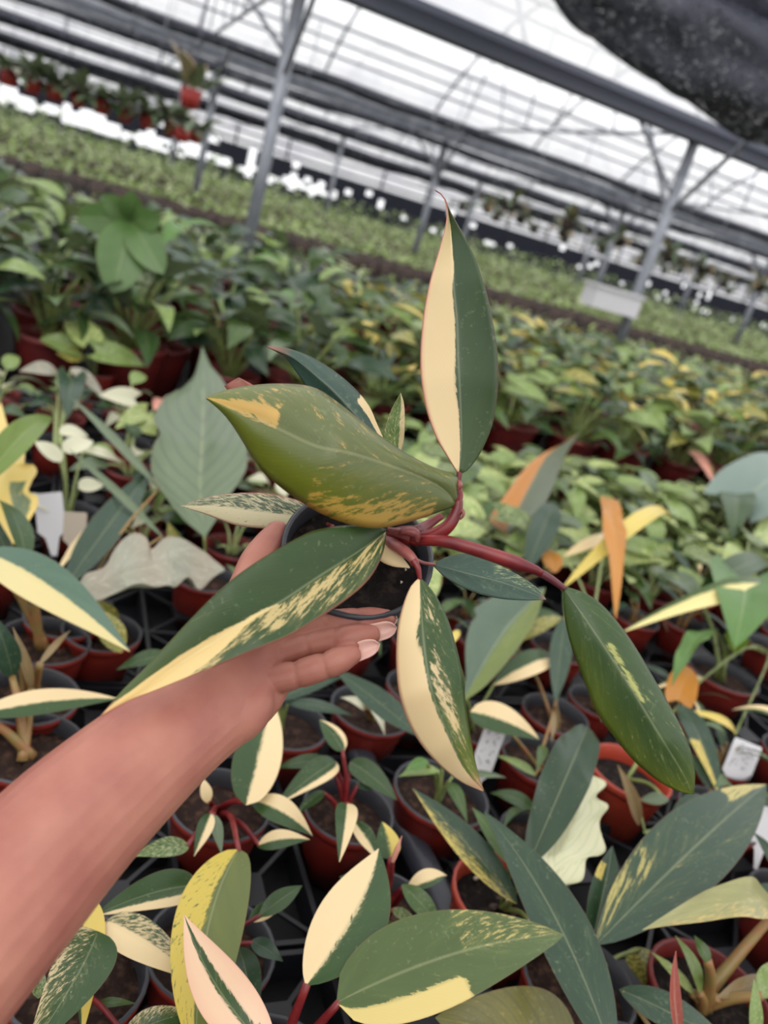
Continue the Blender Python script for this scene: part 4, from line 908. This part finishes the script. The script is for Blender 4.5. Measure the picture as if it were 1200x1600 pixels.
spread_copies([proto('syngonium', 'pale marbled arrow-leaved plant crowding the right middle of the bench', GL, 'marble', s, 8, .115, .075, ['marble_pale', 'marble', 'light', 'marble_pale', 'mid', 'light', 'marble_pale', 'grey'], 'heart', pot='plain', stem=PALE_STEM, up=(.02, .09), spread=(.02, .06), droop=.5) for s in (10, 11, 12, 13)], spots['marble'], seed=5)

# ================================================================= BUSHY PLANTS IN BIG POTS (second bench)
def bank(protos, cond, seed, row_y, pitch, s=(.9, 1.12), petiole_rows=None):
    R = random.Random(seed); sp = []
    for y in row_y:
        x = -3.0
        while x < 8.5:
            xx, yy = x + R.uniform(-.03, .03), y + R.uniform(-.03, .03); x += pitch
            q = proj((xx, yy, 1.05))
            if q[2] < .5 or not (-160 < q[0] < 1360 and q[1] > 100) or not cond(q[0]): continue
            sp.append((xx, yy))
    spread_copies(protos, sp, s, seed)
GB = 'bushy plants on the second bench'
BP = dict(pot='plain', r=.105, h=.17, droop=.4, nu=10, nv=5, prad=.004)
lab_f = {'l': 'bushy dark green plant in red pot in the left front rows of second bench', 'r': 'bushy yellow-flecked plant in red pot in the right front rows of second bench'}
left_s = ['green', 'deep', 'mid', 'blue', 'green', 'grey', 'light', 'mid', 'blue', 'fresh']; right_s = ['mid', 'yellow_mix', 'light', 'green', 'light', 'yellow', 'lime', 'blue', 'mid', 'green', 'light']  # left list: pale grey and light leaves paint in white highlights
ORD = 'first second third fourth fifth sixth seventh eighth ninth tenth eleventh twelfth thirteenth fourteenth fifteenth sixteenth'.split()
n_before = set(o.name for o in bpy.data.objects)
bank([proto('bushy_philodendron', lab_f['l'], GB, 'b', s, 20, .19, .08, left_s, 'lance', up=(.04, .22), spread=(.04, .14), stem=GREEN_STEM, **BP) for s in (20, 21, 22)], lambda x: x < 560, 6, (2.56, 2.84), .27)
bank([proto('bushy_philodendron', lab_f['r'], GB, 'b', s, 20, .18, .08, right_s, 'lance', up=(-.03, .19), spread=(.04, .14), stem=GREEN_STEM, **BP) for s in (23, 24, 25)], lambda x: x >= 560, 7, (2.56, 2.84), .27)
front = sorted([o for o in col.objects if o.name not in n_before and o.parent is None and o.location.y < 2.7], key=lambda o: o.location.x)
seen = [o for o in front if -20 < proj(np.array(o.location) + np.array([0, 0, .17]))[0] < 1220]
for i, o in enumerate(seen):
    o['label'] = ('%s from the left in the front row of bushy plants in big red pots' % ORD[min(i, 15)])
for o in front:
    if o not in seen: o['label'] = 'front row bushy plant standing past the ' + ('left' if o.location.x < 1 else 'right') + ' picture edge'
bank([proto('bushy_philodendron', 'bushy dark green plant deeper in the left of the second bench', GB, 'b', s, 15, .2, .078, left_s + ['fresh', 'light'], 'lance', up=(.08, .26), spread=(.03, .14), petioles=False, stem=GREEN_STEM, **BP) for s in (26, 27, 28)], lambda x: x < 480, 8, (3.15, 3.5, 3.85, 4.2, 4.5), .3)
bank([proto('bushy_philodendron', 'bushy yellow-flecked plant deeper in the right of the second bench', GB, 'b', s, 15, .19, .074, right_s, 'lance', up=(.06, .22), spread=(.03, .14), petioles=False, stem=GREEN_STEM, **BP) for s in (29, 30, 31)], lambda x: x >= 480, 9, (3.15, 3.5, 3.85, 4.2, 4.5), .3)
# one plant with a big split leaf standing out on the left
t = thing('split_leaf_philodendron', 'fresh green hand-shaped split leaf standing above the bushes at upper left', 'potted plant', (.31, 2.7, BZ))
add_pot(t, 'plain', .105, .17)
c0 = P(205, 345, 2.32)
for k, (tx, ty, w) in enumerate(((118, 338, 50), (160, 305, 36), (176, 458, 78), (256, 428, 54), (252, 345, 44), (205, 298, 34))):
    g = gen_grid(c0, P(tx, ty, 2.25), w * 2.3 / FPX, -unit(ray(205, 345)), .08, .15, 'oblong', 14, 7)
    o = obj('leaf_lobe', leaf_mesh('leaf_lobe', g - np.array(t.location), (rgb(86, 116, 62), PALE, flat(-.95), zero, zero)), t)
part('petiole', tube([(.31, 2.7, BZ + .14), (.2, 2.66, BZ + .3), c0], [.006, .005, .004], 8, 12), GREEN_STEM, t)

# ================================================================= FAR ROWS (too small and many to count)
def far_row(y0, y1, n, hgt, cols, label, seed, lsize=(.07, .16), zbase=BZ + .1, x0=-14, x1=30):
    R = np.random.RandomState(seed); V, Fc, base = [], [], []
    xs = R.uniform(x0, x1, n * 3); ys = R.uniform(y0, y1, n * 3)
    q = np.stack([xs, ys, np.full_like(xs, 1.0)], 1) - CAM; d = q @ CF; px = 600 + FPX * (q @ CR) / d
    ok = (d > 0) & (px > -150) & (px < 1350); xs, ys = xs[ok][:n], ys[ok][:n]; n = len(xs)
    zs = zbase + R.uniform(0, hgt, n); L = R.uniform(*lsize, n); a = R.uniform(0, 6.28, n); e = R.uniform(-.5, .9, n); w = L * R.uniform(.22, .4, n)
    d = np.stack([np.cos(a) * np.cos(e), np.sin(a) * np.cos(e), np.sin(e)], 1); s = np.stack([-np.sin(a), np.cos(a), R.uniform(-.5, .5, n)], 1)
    b = np.stack([xs, ys, zs], 1)
    pts = np.stack([b, b + d * (L * .45)[:, None] + s * (w / 2)[:, None], b + d * L[:, None] - np.array([0, 0, .02]), b + d * (L * .45)[:, None] - s * (w / 2)[:, None]], 1).reshape(-1, 3)
    me = bpy.data.meshes.new('far_foliage'); me.from_pydata(pts.tolist(), [], (np.arange(n)[:, None] * 4 + np.arange(4)).tolist()); me.materials.append(LEAF)
    ci = R.randint(0, len(cols), n); C = np.array([[*c, 1] for c in cols])[ci].repeat(4, 0)
    m = len(pts)
    for k, arr in (('luv', np.tile([.5, .75, 0, 1], (m, 1))), ('vg', np.tile([-1, 0, 0, 1], (m, 1))), ('base', C), ('alt', C)):
        at = me.attributes.new(k, 'FLOAT_COLOR', 'POINT'); at.data.foreach_set('color', np.asarray(arr, np.float32).ravel())
    o = obj('far_foliage', me); tag(o, label, 'foliage', None, 'stuff')
    return o
FARG = [rgb(178, 205, 110), rgb(150, 180, 90), rgb(180, 210, 110), rgb(190, 200, 155), rgb(205, 220, 155), rgb(130, 160, 80), rgb(215, 225, 175)]
far_benches = [(5.6, 8.6), (9.3, 12.5), (13.4, 17.5), (18.4, 23), (24, 30)]
for i, (a, b) in enumerate(far_benches):
    bench(-14 - i * 2, 26 + i * 3, a, b, ['third bench behind the bushes, mostly hidden', 'bench of small green plants beyond the nearest posts', 'long far bench of light green seedlings', 'very far bench of seedlings before the end wall', 'last bench along the bright end wall'][i])
    # empty brown pots along the near edge
    for row in range(1 if i else 0):
        pv = []
        for k in range(-60, 130):
            x = k * .22
            if not -100 < proj((x, a + .3, 1))[0] < 1300 or proj((x, a + .3, 1))[2] < 0: continue
            v, f = lathe([(.06, 0), (.085, .2), (.08, .2), (.075, .16), (.0, .16)], 8)
            for yy in (.15, .4, .65, .9, 1.15): pv.append((v + np.array([x + rng.uniform(-.03, .03), a + yy, BZ]), f))
        tag(part('empty_pots', join(pv), WOODISH), ['', 'brown empty pots on the near edge of the green bench', 'brown empty pots edging the light green bench', 'brown empty pots edging the very far bench', 'brown empty pots at the end-wall bench'][i], 'pots', None, 'stuff')
far_row(5.7, 8.5, 2600, .06, FARG, 'low green plants on the third bench', 1)
far_row(10.6, 12.4, 5200, .2, FARG, 'light green seedlings covering the bench beyond the posts', 2)
far_row(14.7, 17.4, 6500, .25, FARG, 'light green seedlings on the long far bench', 3)
far_row(19.4, 22.8, 6500, .3, FARG, 'pale green seedlings on the very far bench', 4, (.1, .22))
far_row(26, 29.8, 1500, .4, FARG, 'tall greyish plants standing against the bright end strip', 6, (.12, .3), BZ + .45)
far_row(25, 29.8, 5200, .35, FARG, 'greyish seedlings on the last bench by the end wall', 5, (.12, .26))
# white crate on the far bench
t = thing('white_crate', 'white crate on the far bench left of the right post', 'crate', (5.6, 8.2, BZ + .1))
cx = P(955, 470, 8.2)
wv = box(-.28, .28, -.12, .12, 0, .2); part('crate_body', (wv[0] + cx - np.array([0, 0, .1]), wv[1]), WHITE, t, smooth=False)
wv = box(-.3, .3, -.14, .14, .2, .225); part('crate_lid', (wv[0] + cx - np.array([0, 0, .1]), wv[1]), WHITE, t, smooth=False)

# hanging pots
def PY(x, y, Y):
    d = ray(x, y); return CAM + d * (Y / d[1])
def hanging(name, label, group, seed, r=.1, leaves=16, styles=('grey', 'blue', 'green'), L=.2, wire=.7, upright=False, pm=HANGRED):
    R = random.Random(seed); t = thing(name, label, 'hanging plant', (0, 0, 0), group)
    obj('pot', mesh('pot', *lathe([(r * .05, -.0), (r * .72, 0), (r, r * 1.6), (r * .95, r * 1.6), (r * .9, r * 1.4), (.001, r * 1.4)], 16), pm), t)
    part('hanger_wire', tube([(0, 0, r * 1.4), (0, 0, wire)], .004, 5), STEEL_DARK, t)
    for i in range(leaves):
        a = i * 2.4; el = R.uniform(.3, 1.2) if upright else R.uniform(-.6, .7)
        d = np.array([math.cos(a) * math.cos(el), math.sin(a) * math.cos(el), math.sin(el)]); b = np.array([math.cos(a), math.sin(a), 0]) * r * R.uniform(.2, 1.) + np.array([0, 0, r * 1.6])
        obj('leaf', leaf_mesh('leaf', gen_grid(b, b + d * L * R.uniform(.6, 1.2), L * .34, np.array([0, 0, 1.]), .12, .15, 'ovate', 6, 3), R.choice(styles)), t)
    return t
GH = 'row of hanging pots under the roof'
hp = [hanging('hanging_basket', 'small red hanging pot with grey-green foliage in the row at upper left', GH, s, .12, 26, ('grey', 'silver', 'green', 'grey'), L=.42, wire=1.4) for s in (1, 2)]
n = 0
for k in range(9):
    p = PY(15 + 36 * k, 116 + 12.3 * k, 12.6); p[2] = 1.65
    if k < 2: hp[k].location = tuple(p)
    else: dup(hp[k % 2], p, k * 1.3, 1.0)
h1 = hanging('hanging_basket', 'large red hanging pot with tall upright leaves left of the first post', None, 5, .11, 9, ('brownish', 'green', 'mid'), .45, 1.15, True); h1.location = tuple(PY(295, 168, 9.0)); h1.location.z = 3.05 - 1.15
h2 = hanging('hanging_basket', 'red hanging pot directly below the large one', None, 6, .1, 10, ('grey', 'green'), .3, 1.45); h2.location = tuple(PY(286, 205, 10.8)); h2.location.z = 3.05 - 1.45
GR = 'hanging pots in the dark right background'
hr = [hanging('hanging_basket', 'small hanging pot with drooping foliage in the dark right background', GR, s, .11, 16, ('grey', 'green', 'blue', 'brownish'), .4, 1.0, False, WOODISH) for s in (8, 9)]
R0 = random.Random(5); k = 0
for yy in (12.6, 16.2, 19.8):
    for i in range(14):
        p = np.array([yy * .35 + 2 + i * 1.1 + R0.uniform(-.2, .2), yy, 2.05])
        q = proj(p)
        if not 560 < q[0] < 1260: continue
        if k < 2: hr[k].location = tuple(p)
        else: dup(hr[k % 2], p, R0.uniform(0, 6), 1.0)
        k += 1
# black shade net gathered at top right, close to the viewer
def net_fold(pts, rad, label, seed):
    c = catmull(np.array([[*P(*p)] for p in pts]), 60); t, N_, B = frame_along(c); R = random.Random(seed); v = []; k = 26; ph = R.uniform(0, 6)
    for i in range(60):
        for j in range(k):
            a = 2 * math.pi * j / k; rr = rad * (1 + .12 * math.sin(5 * a + i * .21 + ph) + .07 * math.sin(9 * a - i * .33) + .05 * math.sin(i * .5 + ph))
            v.append(c[i] + rr * (math.cos(a) * N_[i] + math.sin(a) * B[i]))
    f = [(i * k + j, i * k + (j + 1) % k, (i + 1) * k + (j + 1) % k, (i + 1) * k + j) for i in range(59) for j in range(k)]
    tag(part('shade_curtain', (np.array(v), f), NET), label, 'shade cloth', 'gathered shade cloths under the roof')
net_fold([(780, -260, 5.3), (900, -100, 5.2), (1000, 0, 5.1), (1100, 70, 5.0), (1200, 122, 4.9), (1330, 170, 4.8)], .30, 'large black gathered shade net sagging across the top right corner', 1)
net_fold([(900, -330, 5.1), (1010, -170, 5.0), (1110, -80, 4.9), (1210, -20, 4.8), (1340, 30, 4.7)], .26, 'second fold of black net behind the tube in the top right corner', 2)
t = thing('curtain_pulley', 'small dark pulley clipped on the black net at the top right', 'pulley', P(1065, 30, 5.2))
part('pulley_body', tube([P(1048, 18, 5.2), P(1082, 24, 5.2)], [.05, .06], 10, 6), STEEL_DARK, t)
part('pulley_hook', tube([P(1064, 22, 5.2), P(1062, 45, 5.2), P(1056, 62, 5.2)], [.03, .02, .025], 8, 8), BROWN_STEM, t)
tag(part('curtain_rail', tube([P(1095, -30, 5.0), P(1240, 130, 4.6)], .045, 10), STEEL), 'grey tube crossing the black net in the top right corner', 'pipe')
